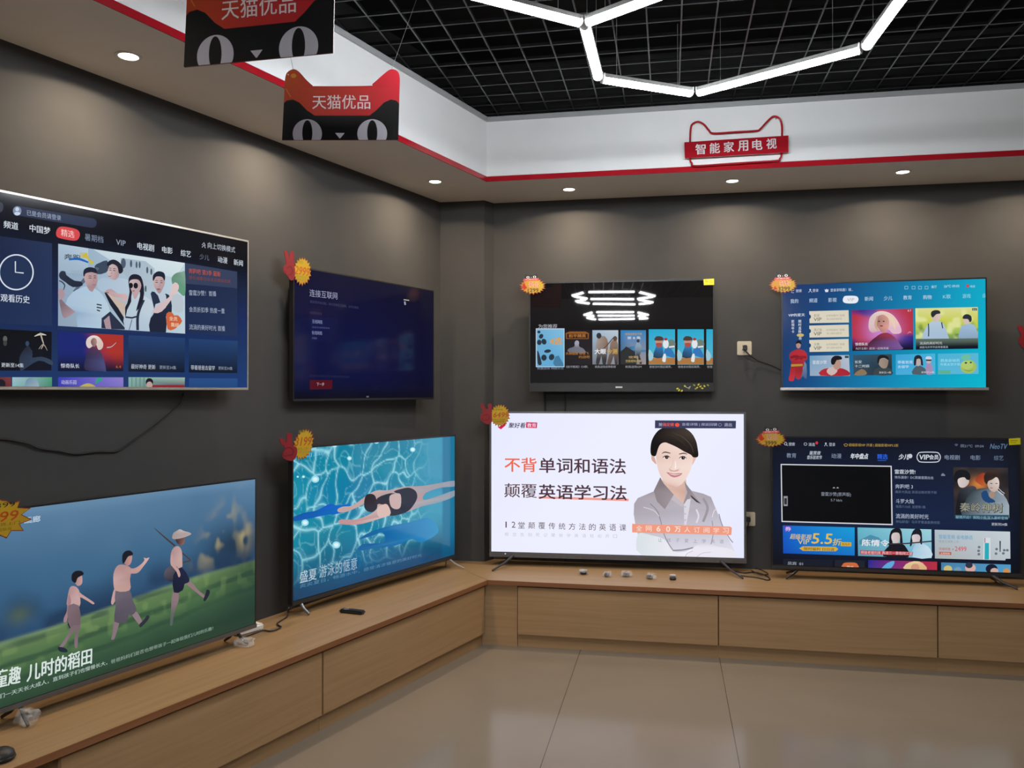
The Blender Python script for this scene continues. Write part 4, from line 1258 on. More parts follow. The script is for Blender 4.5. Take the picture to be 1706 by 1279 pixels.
P.ellipse(1376, 162, 9, 10, 'C04A60')
P.text('电视', 1392, 172, 1420, 14, 'B4DAEA', .005)
for t, x0, x1, y in (('我的', 340, 386, 264), ('频道', 450, 498, 260), ('影视', 562, 610, 257), ('新闻', 774, 823, 250), ('少儿', 886, 936, 247), ('教育', 1000, 1050, 243), ('购物', 1116, 1166, 241), ('K歌', 1232, 1278, 237), ('游戏', 1346, 1394, 234), ('应', 1464, 1484, 231)):
    P.text(t, x0, y, x1, 25, 'B9D2E6' if x0 < 1200 else '8FD2E2', .006)
P.poly([(646, 244), (654, 224), (672, 220), (712, 220), (732, 226), (738, 242), (730, 258), (712, 264), (672, 264), (652, 258)], 'E6EAF2', 3)
P.text('VIP', 672, 252, 714, 18, 'A9A4A0', .0)
P.text('VIP的夏天', 328, 342, 424, 18, 'DCE4EE', .015)
for k, ch in enumerate('影视年卡'):
    P.text(ch, 346, 378 + 20 * k, 363, 17, 'DCE4EE', .01)
for k, ch in enumerate('限时直降'):
    P.text(ch, 387, 378 + 20 * k, 404, 17, 'DCE4EE', .01)
P.ellipse(398, 450, 21, 10, 'C9B26A')
P.text('会', 388, 476, 406, 16, 'DCE4EE', .01)
# someone in a red suit, arms folded (plain)
P.poly([(398, 636), (414, 606), (434, 620), (434, 706), (414, 690), (398, 700)], [((420, 640), '6E80A0'), ((420, 690), '48597C')], 2)
P.poly([(344, 634), (374, 640), (366, 690), (356, 718), (330, 714), (336, 680)], [((350, 650), 'A02430'), ((345, 705), 'C03038')], 2)
P.poly([(370, 636), (412, 632), (404, 690), (392, 708), (372, 700)], [((390, 650), '8E1E2A'), ((385, 695), 'B02C34')], 2)
P.poly([(334, 584), (338, 556), (356, 542), (384, 532), (414, 538), (434, 556), (438, 590), (420, 604), (412, 640), (344, 640), (348, 606)], [((350, 560), 'AC2632'), ((420, 560), 'B82C36'), ((380, 620), '94202C')], 2)
P.poly([(344, 620), (412, 618), (412, 630), (344, 634)], 'B08C34')
P.stroke([(340, 582), (372, 574), (410, 588)], [14, 16, 14], '7E1824', 3)
P.stroke([(434, 580), (404, 578), (366, 592)], [14, 14, 10], '8A1C28', 3)
P.ellipse(387, 508, 14, 20, 'B08A7E')
P.poly([(372, 502), (376, 486), (390, 480), (402, 490), (402, 504), (388, 496)], '15121A', 2)
for k, t in enumerate(('影视', '黑灯鱼', '乐教')):
    y = 306 + 84 * k
    P.poly([(450, y + 4), (680, y - 2), (682, y + 70), (452, y + 74)], 'D6D0BC')
    P.ellipse(451, y + 36, 9, 12, '173C70')
    P.text(t, 478, y + 38, 510 if k != 1 else 524, 17, '8C8674', .004)
    P.text('VIP', 476, y + 62, 522, 20, '5E5A4E', .006)
    P.text('全网独播热门剧集', 548, y + 36, 658, 12, 'A49E8C', 0)
    P.text('第七国际电影院', 552, y + 56, 640, 12, 'A49E8C', 0)
P.poly([(452, 570), (682, 566), (688, 688), (454, 688)], [((460, 580), '6E9CBE'), ((680, 580), 'B4BECC'), ((560, 680), 'A8AEC0')])
P.text('雷霆沙赞', 470, 620, 552, 22, 'D4DCE6', .012)
P.poly([(516, 686), (520, 655), (560, 642), (620, 640), (670, 655), (684, 686)], [((540, 670), 'B02834'), ((600, 660), 'C03A42'), ((660, 670), 'A42030')], 2)
P.poly([(566, 640), (610, 635), (612, 665), (580, 686), (552, 665)], 'C9B4B0', 2)
P.ellipse(612, 620, 24, 32, 'B4907E')
P.poly([(580, 620), (578, 590), (600, 570), (636, 574), (640, 592), (610, 596), (598, 620)], '18141A', 2)
P.quad(658, 570, 680, 584, '2E4E50')
P.at(1400, 500, 6.824)
# fair-haired person against red and violet light (plain stand-in)
P.grid([(130, 112), (826, 96), (830, 562), (136, 576)], 36, 22, lambda a, b: mixc(mixc(mixc(lin('241C7C'), lin('B42A34'), sstep(.35, .62, vnoise(a * 3.2 + 1, b * 2.6, 61) + .35 * (.5 - b))), lin('C88CE0'), .9 * math.exp(-((a - .5) / .28) ** 2 - ((b - .5) / .42) ** 2)), lin('0C0C22'), sstep(.68, 1, b)))
P.poly([(320, 280), (340, 190), (420, 130), (520, 130), (610, 180), (680, 290), (690, 370), (600, 380), (540, 330), (440, 350), (370, 370), (330, 340)], [((350, 260), 'D8C0C4'), ((480, 140), 'ECD8C4'), ((640, 260), 'E8C8B8'), ((680, 340), 'E0B0D0'), ((400, 360), 'C8A0A4')], 3)
P.poly([(300, 545), (330, 480), (400, 420), (460, 380), (540, 370), (620, 420), (690, 520), (690, 560), (310, 566)], [((380, 470), '3A1C30'), ((460, 400), '8A2A3A'), ((560, 400), 'A83A44'), ((500, 540), '141428'), ((660, 520), '7A5AA0')], 2)
P.poly([(410, 230), (430, 180), (490, 165), (540, 200), (556, 280), (520, 360), (480, 370), (440, 330), (416, 290)], [((430, 240), '9A6A62'), ((500, 220), 'D0A092'), ((540, 290), 'E0A498'), ((470, 330), 'B87A70')], 3)
P.stroke([(420, 180), (400, 280), (430, 350)], [16, 30, 10], 'C8A48C', 4)
P.stroke([(500, 160), (590, 220), (620, 330)], [10, 34, 10], 'E8CCB0', 4)
for cx in (440, 492):
    P.ellipse(cx, 240, 12, 6, '2A1A20')
P.ellipse(466, 292, 18, 7, '7A2A34')
P.stroke([(760, 380), (790, 360), (806, 372)], [6, 14, 6], 'C080A0', 3)
P.text('8.7', 766, 130, 806, 22, 'C8CCD8', .01)
P.text('惊奇队长', 170, 516, 312, 34, 'DCDEE8', .015)
P.text('先打主题！超清一起做英雄', 174, 563, 548, 26, 'B4B8C8', .006)
# couple in a sunny garden
P.grid([(852, 92), (1562, 78), (1566, 550), (858, 562)], 40, 26, lambda a, b: mixc(mixc(ramp([(0, 'D8D894'), (.3, 'C8CC54'), (.55, 'A4C058'), (.75, '6E9450'), (1, '14201C')], b), lin('E0E4A0'), .8 * sstep(.55, .8, vnoise(a * 9, b * 7, 71))), lin('4E7838'), .7 * sstep(.6, .85, vnoise(a * 12 + 3, b * 9, 72)) * sstep(.25, .5, b)))
P.poly([(925, 470), (940, 380), (990, 280), (1050, 240), (1130, 240), (1180, 280), (1220, 390), (1240, 470), (1190, 500), (940, 500)], [((960, 420), 'A8C0D8'), ((1080, 320), 'BCD0E0'), ((1200, 430), 'A4BCD4'), ((1080, 480), '8494A8')], 2)
P.stroke([(1000, 265), (1004, 340), (1002, 412)], 12, '26384A', 3)
P.stroke([(1150, 250), (1164, 320)], 12, '26384A')
P.poly([(1044, 190), (1060, 150), (1120, 140), (1140, 180), (1120, 230), (1080, 245), (1050, 225)], [((1070, 200), 'C8B4A8'), ((1125, 180), 'D8C4B8')], 3)
P.poly([(1030, 170), (1036, 130), (1080, 112), (1126, 120), (1136, 150), (1090, 160), (1052, 196)], '2A2E2E', 3)
P.poly([(1350, 470), (1366, 320), (1410, 280), (1490, 270), (1540, 310), (1556, 470)], [((1390, 320), '96B4D0'), ((1480, 300), 'A4C0D8'), ((1450, 460), '6C84A0')], 2)
P.poly([(1396, 220), (1440, 200), (1466, 230), (1450, 270), (1410, 265)], 'D0BCB4', 3)
P.poly([(1392, 210), (1400, 175), (1440, 158), (1486, 180), (1492, 230), (1470, 250), (1450, 215)], '2A3036', 3)
P.grid([(858, 440), (1565, 432), (1566, 550), (858, 562)], 4, 4, lambda a, b: mixc(lin('5C6E62'), lin('0E1420'), sstep(0, .8, b)))
P.quad(1498, 90, 1554, 118, '3C5648')
P.text('8.6', 1508, 114, 1544, 18, 'C0CCC8', .01)
P.text('流淌的美好时光', 902, 505, 1158, 32, 'C4CAD0', .01)
P.text('高能马天宇开启青春重逢', 902, 548, 1224, 26, 'AAB2BC', .006)
# lower tiles
P.poly([(142, 622), (584, 612), (588, 848), (150, 855)], [((160, 640), '30546C'), ((560, 630), '39444E'), ((300, 800), '4A4640'), ((560, 840), '1A1E24')])
P.poly([(380, 850), (400, 780), (470, 760), (560, 770), (586, 800), (586, 848)], '3A4446', 2)
P.poly([(425, 690), (440, 650), (520, 640), (546, 680), (530, 760), (490, 775), (450, 750)], [((450, 700), 'A49284'), ((530, 700), '8C7C70')], 3)
P.poly([(420, 700), (430, 640), (480, 622), (540, 640), (548, 680), (500, 655), (450, 670), (436, 720)], '191C20', 3)
P.poly([(150, 850), (240, 780), (300, 820), (280, 850)], '8A7458', 2)
P.text('长安', 164, 718, 242, 34, 'C8D0D6', .015)
P.text('十二时辰', 164, 765, 330, 32, 'C8D0D6', .015)
P.text('更新至14集', 440, 834, 578, 24, 'BCC4CC', .008)
P.poly([(630, 618), (1078, 605), (1080, 842), (630, 848)], [((650, 640), '3AA0D4'), ((1060, 620), '48B0D8'), ((860, 840), '54B4DA')])
P.poly([(820, 842), (830, 780), (880, 740), (940, 760), (980, 800), (990, 842)], '4E5E68', 2)
P.poly([(846, 680), (870, 650), (910, 650), (924, 700), (890, 750), (860, 730)], 'B8A8A8', 3)
P.poly([(836, 740), (840, 650), (880, 622), (925, 645), (940, 740), (916, 730), (910, 670), (866, 670), (860, 730)], '20242E', 2)
P.poly([(970, 790), (980, 720), (1030, 720), (1050, 790), (1040, 842), (980, 842)], 'A48CB0', 2)
P.ellipse(1004, 690, 28, 30, 'C4AEB4')
P.poly([(968, 668), (980, 640), (1024, 640), (1040, 668)], 'C8D4E4', 2)
P.quad(974, 674, 1034, 690, '3E2A40')
P.text('带着爸爸', 652, 722, 822, 36, 'C4E0F0', .012)
P.text('去留学', 652, 772, 778, 32, 'C4E0F0', .012)
P.text('更新至34集', 920, 830, 1068, 22, 'C4D0DC', .006)
P.poly([(1108, 608), (1568, 600), (1570, 836), (1110, 842)], [((1130, 620), '4AB0D4'), ((1540, 620), '58B4D4'), ((1300, 830), '64B8D8')])
P.ellipse(1455, 755, 92, 78, 'A0BC60', n=36)
P.ellipse(1440, 735, 70, 48, 'B0C86C', n=36)
P.poly([(1370, 660), (1400, 625), (1460, 615), (1480, 650), (1440, 690)], '6CBCA0', 3)
P.ellipse(1426, 712, 14, 10, '28404C')
P.ellipse(1482, 708, 12, 9, '28404C')
P.stroke([(1400, 790), (1460, 805), (1510, 790)], [3, 7, 3], '6C8840', 4)
P.quad(1112, 796, 1250, 836, '5AB090')
P.text('恐龙总动员', 1138, 702, 1356, 34, 'A4E0F0', .012)
P.text('外星太空计划', 1136, 744, 1360, 30, 'A4E0F0', .01)
done(P)

# ---- dark navy menu with a black preview box
P = pic('T8', 1220, 690, 3.5103)
P.full(24, 14, lambda a, b: mixc(ramp([(0, '0A0E1C'), (.2, '10182E'), (.6, '142342'), (.85, '0F1A32'), (1, '080C18')], b), lin('070910'), .8 * sstep(.9, 1, a) + .5 * (1 - sstep(0, .1, a))))
P.ellipse(312, 172, 9, 9, 'B8C0D0')
P.ellipse(312, 172, 6, 6, '0D1424')
P.stroke([(318, 178), (324, 184)], 3, 'B8C0D0')
P.text('搜索', 330, 184, 366, 20, 'B4BCCC', .008)
P.ellipse(428, 174, 10, 9, 'A4ACBC')
P.ellipse(428, 174, 7, 6, '0D1424')
P.text('消息', 446, 186, 484, 20, 'B4BCCC', .008)
P.ellipse(494, 167, 8, 9, 'C82C40')
P.ellipse(547, 170, 5, 5, 'B4BCCC')
P.stroke([(538, 186), (547, 176), (557, 186)], 3, 'B4BCCC')
P.text('登录', 566, 186, 602, 20, 'B4BCCC', .008)
P.stroke([(652, 176), (658, 186), (670, 186), (676, 176), (664, 172)], 3, 'B49A5C', close=True)
P.text('超级影视VIP 开通 | 超级影视VIP5.5折', 682, 190, 972, 20, 'B08E3C', .008)
P.stroke([(1300, 178), (1310, 174), (1320, 178)], 3, '6C788C')
P.stroke([(1305, 184), (1310, 181), (1315, 184)], 3, '6C788C')
P.text('阴21℃  09:04', 1336, 194, 1470, 18, '7C889C', .004)
P.text('NeoTV', 1506, 202, 1604, 30, '5C7894', .012, italic=.2)
for t, x0, x1, h, c, b in (('教育', 318, 374, 28, '8494AC', .006), ('动漫', 580, 638, 28, '8494AC', .006), ('电视剧', 1242, 1330, 28, '8494AC', .006), ('电影', 1394, 1452, 28, '7A8AA2', .006), ('综艺', 1530, 1586, 28, '6A7A92', .004)):
    P.text(t, x0, 254 + (x0 - 318) * .012, x1, h, c, b)
P.text('鉴赏夜', 450, 236, 515, 22, 'B8C0CC', .02, italic=.15)
P.text('音乐狂欢节', 436, 262, 522, 22, 'B8C0CC', .02, italic=.15)
P.text('年中盘点', 690, 260, 792, 32, 'D4DAE2', .03, italic=.15)
P.text('精选', 848, 262, 908, 30, '2A62DC', .02)
P.stroke([(850, 270), (900, 270)], 3, '2A62DC')
P.text('少儿', 972, 264, 1030, 32, 'D0D6E0', .03, italic=.15)
P.ellipse(1040, 244, 13, 13, 'C0C6D0')
rr = [(1080, 252), (1086, 232), (1104, 222), (1190, 222), (1210, 232), (1217, 250), (1210, 270), (1190, 279), (1106, 279), (1088, 270)]
P.stroke(rr, 5, 'D0D6E0', 3, True)
P.text('VIP', 1092, 264, 1150, 28, 'D0D6E0', .03, italic=.1)
P.text('会员', 1152, 264, 1206, 28, 'C4CAD6', .03)
# preview
P.poly([(283, 290), (932, 301), (938, 648), (288, 629)], 'D8D8DE')
P.poly([(289, 296), (926, 307), (931, 641), (294, 623)], '040507')
P.text('雷霆沙赞(原声版)', 520, 480, 694, 26, '8E96A4', .004)
P.text('5.7 kb/s', 576, 508, 642, 14, '8E96A4', .003)
for x in (594, 616):
    P.poly([(x - 8, 432), (x, 424), (x + 8, 432)], 'A8AEB8')
P.quad(300, 478, 324, 536, '8C8E94')
P.quad(304, 490, 319, 526, '2A2C30')
for t, x0, y, x1, h, c, b in (('雷霆沙赞!', 950, 348, 1070, 26, 'D0D8E4', .015), ('快乐源泉！DC英雄雷霆出击', 950, 376, 1176, 17, '9CA8BC', .008), ('奔跑吧 3', 953, 434, 1056, 26, 'A8B4C8', .01), ('蹦床大挑战 弟弟出糗欢笑不断', 953, 461, 1196, 17, '5C6C88', .004),
                            ('斗罗大陆', 956, 520, 1062, 26, 'A8B4C8', .01), ('每周六10点  起更新1集', 956, 547, 1130, 17, '5C6C88', .004), ('流淌的美好时光', 956, 608, 1148, 28, 'A8B4C8', .01), ('神仙颜值！马天宇重逢最美校园', 956, 635, 1212, 17, '5C6C88', .004)):
    P.text(t, x0, y, x1, h, c, b)
for k, hh in enumerate((8, 14, 11, 6)):
    P.quad(1222 + 6 * k, 358 - hh, 1226 + 6 * k, 360, '8C9AB0')
# film poster with two men
P.at(1480, 760, 7.7545)
P.grid([(836, 140), (1545, 148), (1560, 800), (850, 795)], 30, 26, lambda a, b: mixc(mixc(lin('1C1A1E'), lin('3A3230'), vnoise(a * 6, b * 6, 81)), lin('D08040'), .95 * math.exp(-((a - .46) / .16) ** 2 - ((b - .34) / .13) ** 2)))
P.poly([(1120, 300), (1180, 230), (1250, 220), (1240, 380), (1160, 350)], [((1180, 270), '8A2C20'), ((1220, 360), 'C0602C')], 2)
P.poly([(870, 760), (890, 560), (920, 440), (1000, 400), (1090, 380), (1140, 420), (1060, 520), (1000, 760)], [((920, 560), '15171E'), ((1070, 410), '40444E'), ((960, 700), '0F1218')], 2)
P.poly([(896, 300), (960, 270), (1030, 280), (1040, 340), (1000, 390), (950, 405), (910, 380)], [((920, 330), 'D8CCC8'), ((1010, 340), 'C4B4AE')], 3)
P.poly([(850, 320), (842, 260), (880, 190), (940, 172), (1010, 185), (1056, 240), (1050, 300), (1010, 300), (980, 270), (910, 285), (880, 330)], '12141A', 3)
P.poly([(990, 600), (1040, 480), (1120, 430), (1250, 410), (1400, 430), (1490, 500), (1555, 620), (1560, 795), (960, 795)], [((1060, 500), '2A3A40'), ((1200, 500), '14202C'), ((1480, 560), '8E9CA8'), ((1540, 700), 'A4B4C0'), ((1200, 740), '0C1420')], 2)
P.poly([(1200, 470), (1270, 440), (1300, 520), (1360, 560), (1380, 590), (1290, 600), (1220, 560)], '1C4474', 2)
P.stroke([(1400, 430), (1440, 470), (1490, 500)], 10, 'C8CCD4', 3)
P.stroke([(1420, 410), (1460, 450), (1500, 480)], 8, 'C8CCD4', 3)
P.poly([(1280, 350), (1310, 280), (1400, 270), (1432, 330), (1420, 420), (1360, 462), (1310, 430), (1286, 390)], [((1300, 360), 'B8A8A0'), ((1400, 330), 'E0D0C8'), ((1360, 440), 'C0A89C')], 3)
P.poly([(1310, 460), (1370, 460), (1370, 520), (1330, 545), (1300, 510)], 'A08878', 2)
P.poly([(1240, 320), (1236, 250), (1280, 195), (1360, 182), (1430, 215), (1462, 280), (1450, 350), (1432, 320), (1400, 265), (1340, 300), (1290, 320), (1270, 360)], [((1260, 280), '241A18'), ((1350, 210), '4A3028'), ((1440, 280), '2A2220')], 3)
for cx in (1330, 1396):
    P.ellipse(cx, 350, 16, 5, '2A2224')
P.ellipse(1330, 408, 18, 6, '9A6A68')
P.quad(1560, 130, 1640, 812, '0D1322')
P.text('秦岭神树', 920, 717, 1480, 122, '222A28', .04)
P.text('秦岭神树', 924, 711, 1476, 114, 'A4A28E', .0)
P.quad(860, 756, 1556, 806, ['2A5068', '2C4E60', '243E50', '24485C'])
P.text('秘境开启！探险小队深入秦岭密林', 870, 802, 1545, 40, '86B0C4', .01)
P.text('更新到34集', 1332, 894, 1538, 38, 'B8BCC4', .012)
# promotional tiles
P.at(1300, 860, 4.265)
P.poly([(17, 64), (528, 78), (528, 278), (20, 262)], [((30, 80), '1560C8'), ((500, 90), '189CD8'), ((40, 250), '0C48B4'), ((500, 260), '1470C4'), ((280, 160), '1B86D0')])
P.poly([(26, 66), (80, 68), (74, 108), (30, 108)], '5C3CC0')
P.text('券', 34, 104, 76, 32, 'D0C8EC', .02)
P.text('超级影视', 68, 160, 218, 38, 'D8C080', .015, y1=166, italic=.15)
P.text('VIP', 124, 196, 206, 34, 'DCC484', .01)
P.text('5.5', 222, 192, 364, 72, 'E0B84C', .02, italic=.12)
P.text('折', 368, 206, 428, 50, 'E0BC54', .015, italic=.2)
P.poly([(430, 182), (504, 184), (504, 212), (428, 210)], 'D8A830')
P.text('抢先开', 438, 206, 496, 18, '7A5A1C', .01)
P.poly([(134, 226), (160, 212), (392, 216), (412, 232), (392, 248), (160, 244)], 'D0A844')
P.text('限时福利 日日送', 168, 240, 384, 22, '5C4414', .012)
# costume drama still with two swordsmen
P.poly([(548, 78), (1073, 92), (1075, 296), (552, 280)], [((560, 90), '68B4C8'), ((1060, 110), '9CD0DA'), ((700, 260), '2C6484'), ((1040, 280), '7CB4CC'), ((850, 200), '8CC0D0')])
P.poly([(560, 170), (640, 130), (700, 150), (740, 190), (560, 200)], '4C8CA8')
P.poly([(730, 283), (760, 220), (800, 195), (860, 190), (900, 230), (910, 290)], '14161E', 2)
P.poly([(770, 250), (776, 130), (800, 90), (840, 84), (862, 110), (870, 230), (850, 190), (846, 130), (800, 125), (796, 200)], '15161E', 2)
P.poly([(788, 150), (800, 118), (842, 118), (850, 160), (826, 196), (804, 190)], [((800, 150), 'D8CCCC'), ((840, 150), 'C0B0B0')], 3)
P.poly([(940, 290), (950, 210), (980, 190), (1030, 200), (1070, 240), (1072, 294)], [((960, 220), '9CC4DC'), ((1040, 240), 'C8DCE8')], 2)
P.poly([(920, 210), (930, 130), (955, 90), (990, 90), (1005, 120), (1006, 200), (990, 180), (985, 130), (945, 135), (935, 200)], '191B28', 2)
P.poly([(934, 150), (944, 130), (984, 130), (994, 160), (970, 196), (946, 186)], [((950, 150), 'DCD0D0'), ((984, 150), 'C4B4B8')], 3)
P.stroke([(760, 196), (900, 192), (1074, 176)], 9, '3A2C34')
P.text('陈情令', 580, 208, 770, 46, 'E0E4E8', .03, italic=.1)
P.poly([(568, 240), (942, 252), (940, 276), (568, 268)], 'B83440')
P.text('师徒老祖归来 再战三一重临闯江湖', 574, 266, 936, 22, 'E4C8C8', .01, y1=274)
# appliance advert
P.poly([(1096, 94), (1632, 108), (1634, 300), (1600, 300), (1598, 312), (1098, 298)], [((1110, 100), 'AEBCC4'), ((1600, 120), 'C4CED4'), ((1200, 290), 'A4A8A4'), ((1560, 290), 'B8C0C8')])
P.text('智能变频 省电静适', 1126, 158, 1366, 30, '5C9CC0', .006)
P.text('静音空调新上市', 1126, 186, 1268, 20, '8A9AA4', .002)
P.text('热销特惠 ￥', 1128, 240, 1232, 20, 'B05050', .004)
P.text('2499', 1240, 246, 1322, 34, 'CC4450', .006)
P.poly([(1128, 250), (1214, 252), (1214, 274), (1128, 270)], 'C05A48')
P.text('立即抢购', 1138, 269, 1204, 15, 'E8CCC4', .008)
P.poly([(1440, 306), (1446, 150), (1492, 152), (1492, 308)], 'D2D8DE')
P.poly([(1452, 188), (1482, 189), (1482, 306), (1450, 305)], '28A8B4')
P.poly([(1450, 152), (1456, 152), (1456, 186), (1450, 186)], 'B05A60')
P.poly([(1556, 174), (1566, 174), (1564, 252), (1558, 252)], '2A2E36')
for x, y in ((1412, 218), (1408, 244), (1410, 268), (1536, 232), (1532, 264), (1590, 240), (1612, 240), (1584, 262)):
    P.ellipse(x, y, 10, 9, '6A727C')
# bottom strip
P.poly([(20, 300), (372, 306), (370, 360), (20, 350)], '141A28')
P.text('凤宾_01', 52, 346, 160, 26, 'A0A8B4', .006)
P.poly([(386, 308), (600, 312), (600, 372), (386, 362)], '1C202C')
P.poly([(440, 366), (442, 342), (460, 328), (530, 328), (550, 344), (552, 370)], 'C8683C', 2)
P.text('更多', 470, 366, 522, 16, 'E8D4C8', .015)
P.poly([(624, 308), (1113, 322), (1113, 392), (624, 378)], [((640, 330), '1C2088'), ((780, 340), '3A7CC8'), ((900, 350), '6A2C90'), ((1100, 350), 'B82C30')])
P.poly([(880, 386), (890, 340), (950, 318), (1010, 330), (1040, 388)], [((900, 370), 'D8C090'), ((960, 330), 'ECD8A8'), ((1020, 370), 'D8A878')], 2)
P.ellipse(958, 362, 30, 26, 'CC9478')
P.poly([(720, 372), (760, 330), (810, 316), (800, 350), (770, 376)], '5CA8D8', 2)
P.poly([(1142, 326), (1636, 342), (1636, 406), (1142, 392)], [((1160, 350), '3C78A4'), ((1300, 350), 'B4D0C4'), ((1450, 360), '38A8C0'), ((1600, 380), '4C98C8')])
for x, y, r, c in ((1190, 372, 30, 'C8B878'), (1260, 380, 26, '6E98B0'), (1350, 366, 38, 'D0A8A0'), (1340, 346, 26, '2C3444'), (1500, 372, 42, '14182C'), (1520, 388, 28, 'C8A8A0'), (1606, 388, 24, 'C88C50')):
    P.ellipse(x, y, r, r * .8, c)
done(P)
# ------------------------------------------------------------------ labels and marks on the televisions
def tv_print(key, name, draw, ox, oy, s, label, d=.0012):
    T = TVS[key]
    P = Pic(T['proj'], ox, oy, s, base=d)
    draw(P)
    o = P.build(name, M['printed'], T['root'], label)
    o.location = (0, 0, T['o'])
    return o
def lab5(P):
    P.poly([(1520, 136), (1588, 132), (1588, 172), (1522, 174)], 'E8D61C')
    P.text('99+', 1530, 162, 1552, 22, '8A7A18', .01)
    P.quad(1558, 146, 1580, 150, 'A89A20')
    P.quad(1558, 156, 1580, 160, 'A89A20')
tv_print('T5', 'energy_label', lab5, 780, 430, 3.877, 'yellow rating label')
def logo5(P):
    P.quad(952, 828, 996, 838, 'C4C6C8')
tv_print('T5', 'logo', logo5, 780, 430, 3.877, 'small white badge')
def leaf5(P):
    rnd = random.Random(4)
    for x, y in ((1362, 852), (1380, 856), (1352, 842), (1460, 820), (1478, 836), (1500, 828), (1488, 816), (1526, 826), (1548, 820), (1470, 842), (1512, 840), (1400, 826)):
        P.ellipse(x, y, 8, 5, 'C8C024' if rnd.random() < .8 else '8A9A3A', rnd.uniform(-60, 60), 10)
    P.stroke([(1405, 830), (1420, 838), (1436, 826), (1424, 846)], 5, '9C9C92', 3)
tv_print('T5', 'flower_sticker', leaf5, 780, 430, 3.877, 'scattered yellow leaf sticker')
def lab8(P):
    P.poly([(1616, 142), (1684, 138), (1686, 176), (1618, 180)], 'D8CE14')
    P.quad(1624, 152, 1668, 157, '9A8E14')
    P.quad(1624, 164, 1660, 168, '9A8E14')
tv_print('T8', 'energy_label', lab8, 1220, 690, 3.5103, 'yellow rating label')
tv_print('T2', 'logo', lambda P: P.quad(776, 1184, 796, 1196, '5A5C66'), 440, 400, 4.5667, 'tiny grey badge')
tv_print('T6', 'indicator', lambda P: P.ellipse(212, 893, 4, 4, 'DDE4FF'), 780, 660, 3.412, 'tiny white standby light', d=.0075)

# ------------------------------------------------------------------ price tags stuck on the corners
MXZ = Matrix(((1, 0, 0, 0), (0, 0, -1, 0), (0, 1, 0, 0), (0, 0, 0, 1)))     # flat outline -> upright, thickness towards the viewer
M['tag_red'] = mat('red_card', (.21, .008, .013), .4, noise=.05, scale=40)
M['tag_edge'] = mat('dark_red_card', (.20, .025, .012), .45, noise=.08, scale=40)
M['tag_black'] = mat('black_card', (.012, .012, .014), .4, noise=.08, scale=40)
def burst(cx, cy, rx, ry, n, rot=0, inner=.82, seed=1):
    rnd = random.Random(seed)
    pts = []
    for i in range(2 * n):
        a = 2 * math.pi * i / (2 * n)
        k = (1.0 + rnd.uniform(-.05, .05)) if i % 2 == 0 else inner + rnd.uniform(-.03, .03)
        x, y = rx * k * math.cos(a), ry * k * math.sin(a)
        pts.append((cx + x * math.cos(rot) - y * math.sin(rot), cy + x * math.sin(rot) + y * math.cos(rot)))
    return pts
def tag_thing(key, ox, oy, s, centre, label, off=.0045):
    T = TVS[key]
    f = T['proj']
    cu, cv = f(ox + centre[0] / s, oy + centre[1] / s)
    u = Vector((math.cos(T['a']), math.sin(T['a']), 0))
    n = Vector((math.sin(T['a']), -math.cos(T['a']), 0))
    p = Vector((T['x'], T['y'], T['z0'])) + u * cu + n * off
    t = thing('price_tag', label, 'price tag', (p.x, p.y, p.z + cv), T['a'], 'starburst price tags on the televisions')
    pr = lambda px, py: (f(px, py)[0] - cu, f(px, py)[1] - cv)
    P = Pic(pr, ox, oy, s, base=.0021)
    return t, P
def card(P, pts, z0, z1, m, name, t):
    q = [P.m(p) for p in pts]
    if sum(a[0] * b[1] - b[0] * a[1] for a, b in zip(q, q[1:] + q[:1])) < 0:
        q = q[::-1]
    return MB().prism(q, z0, z1, MXZ).build(name, M[m], t)
def hand_tag(key, ox, oy, s, star, price, small, hand, label, price_c='A83A14', rot=0, shape=None):
    cx, cy, rx, ry, n = star
    t, P = tag_thing(key, ox, oy, s, (cx, cy), label)
    edge = shape or burst(cx, cy, rx * 1.03, ry * 1.03, n, rot)
    card(P, edge, 0, .0016, 'tag_edge', 'starburst', t)
    P.poly([(cx + (x - cx) * .93, cy + (y - cy) * .93) for x, y in edge], [((cx, cy), 'BC951C'), ((cx - rx, cy - ry), 'B09A24'), ((cx + rx, cy + ry), 'B48622')])
    for args in price:
        P.text(*args[:5], price_c, .03, italic=args[5])
    for (txt, x0, y0, x1, h, c) in small:
        P.text(txt, x0, y0, x1, h, c, .01)
    P.build('printing', M['printed'], t)
    if hand:
        ho = card(P, smooth_path(hand, 4, True), .0017, .0042, 'tag_red', 'victory_hand', t)
        Q = Pic(P.proj, ox, oy, s, base=.0046)
        xs_, ys_ = [p[0] for p in hand], [p[1] for p in hand]
        hx, hy, hw, hh = (min(xs_) + max(xs_)) / 2, min(ys_) + .68 * (max(ys_) - min(ys_)), max(xs_) - min(xs_), max(ys_) - min(ys_)
        Q.stroke([(hx - .22 * hw, hy - .10 * hh), (hx + .06 * hw, hy - .16 * hh), (hx + .28 * hw, hy - .04 * hh), (hx + .18 * hw, hy + .10 * hh), (hx - .08 * hw, hy + .12 * hh)], hw * .05, '5A0A12', 5)
        Q.stroke([(hx - .36 * hw, hy - .02 * hh), (hx - .26 * hw, hy + .14 * hh), (hx - .10 * hw, hy + .14 * hh)], hw * .045, '5A0A12', 4)
        Q.build('finger_lines', M['printed'], ho)
    return t
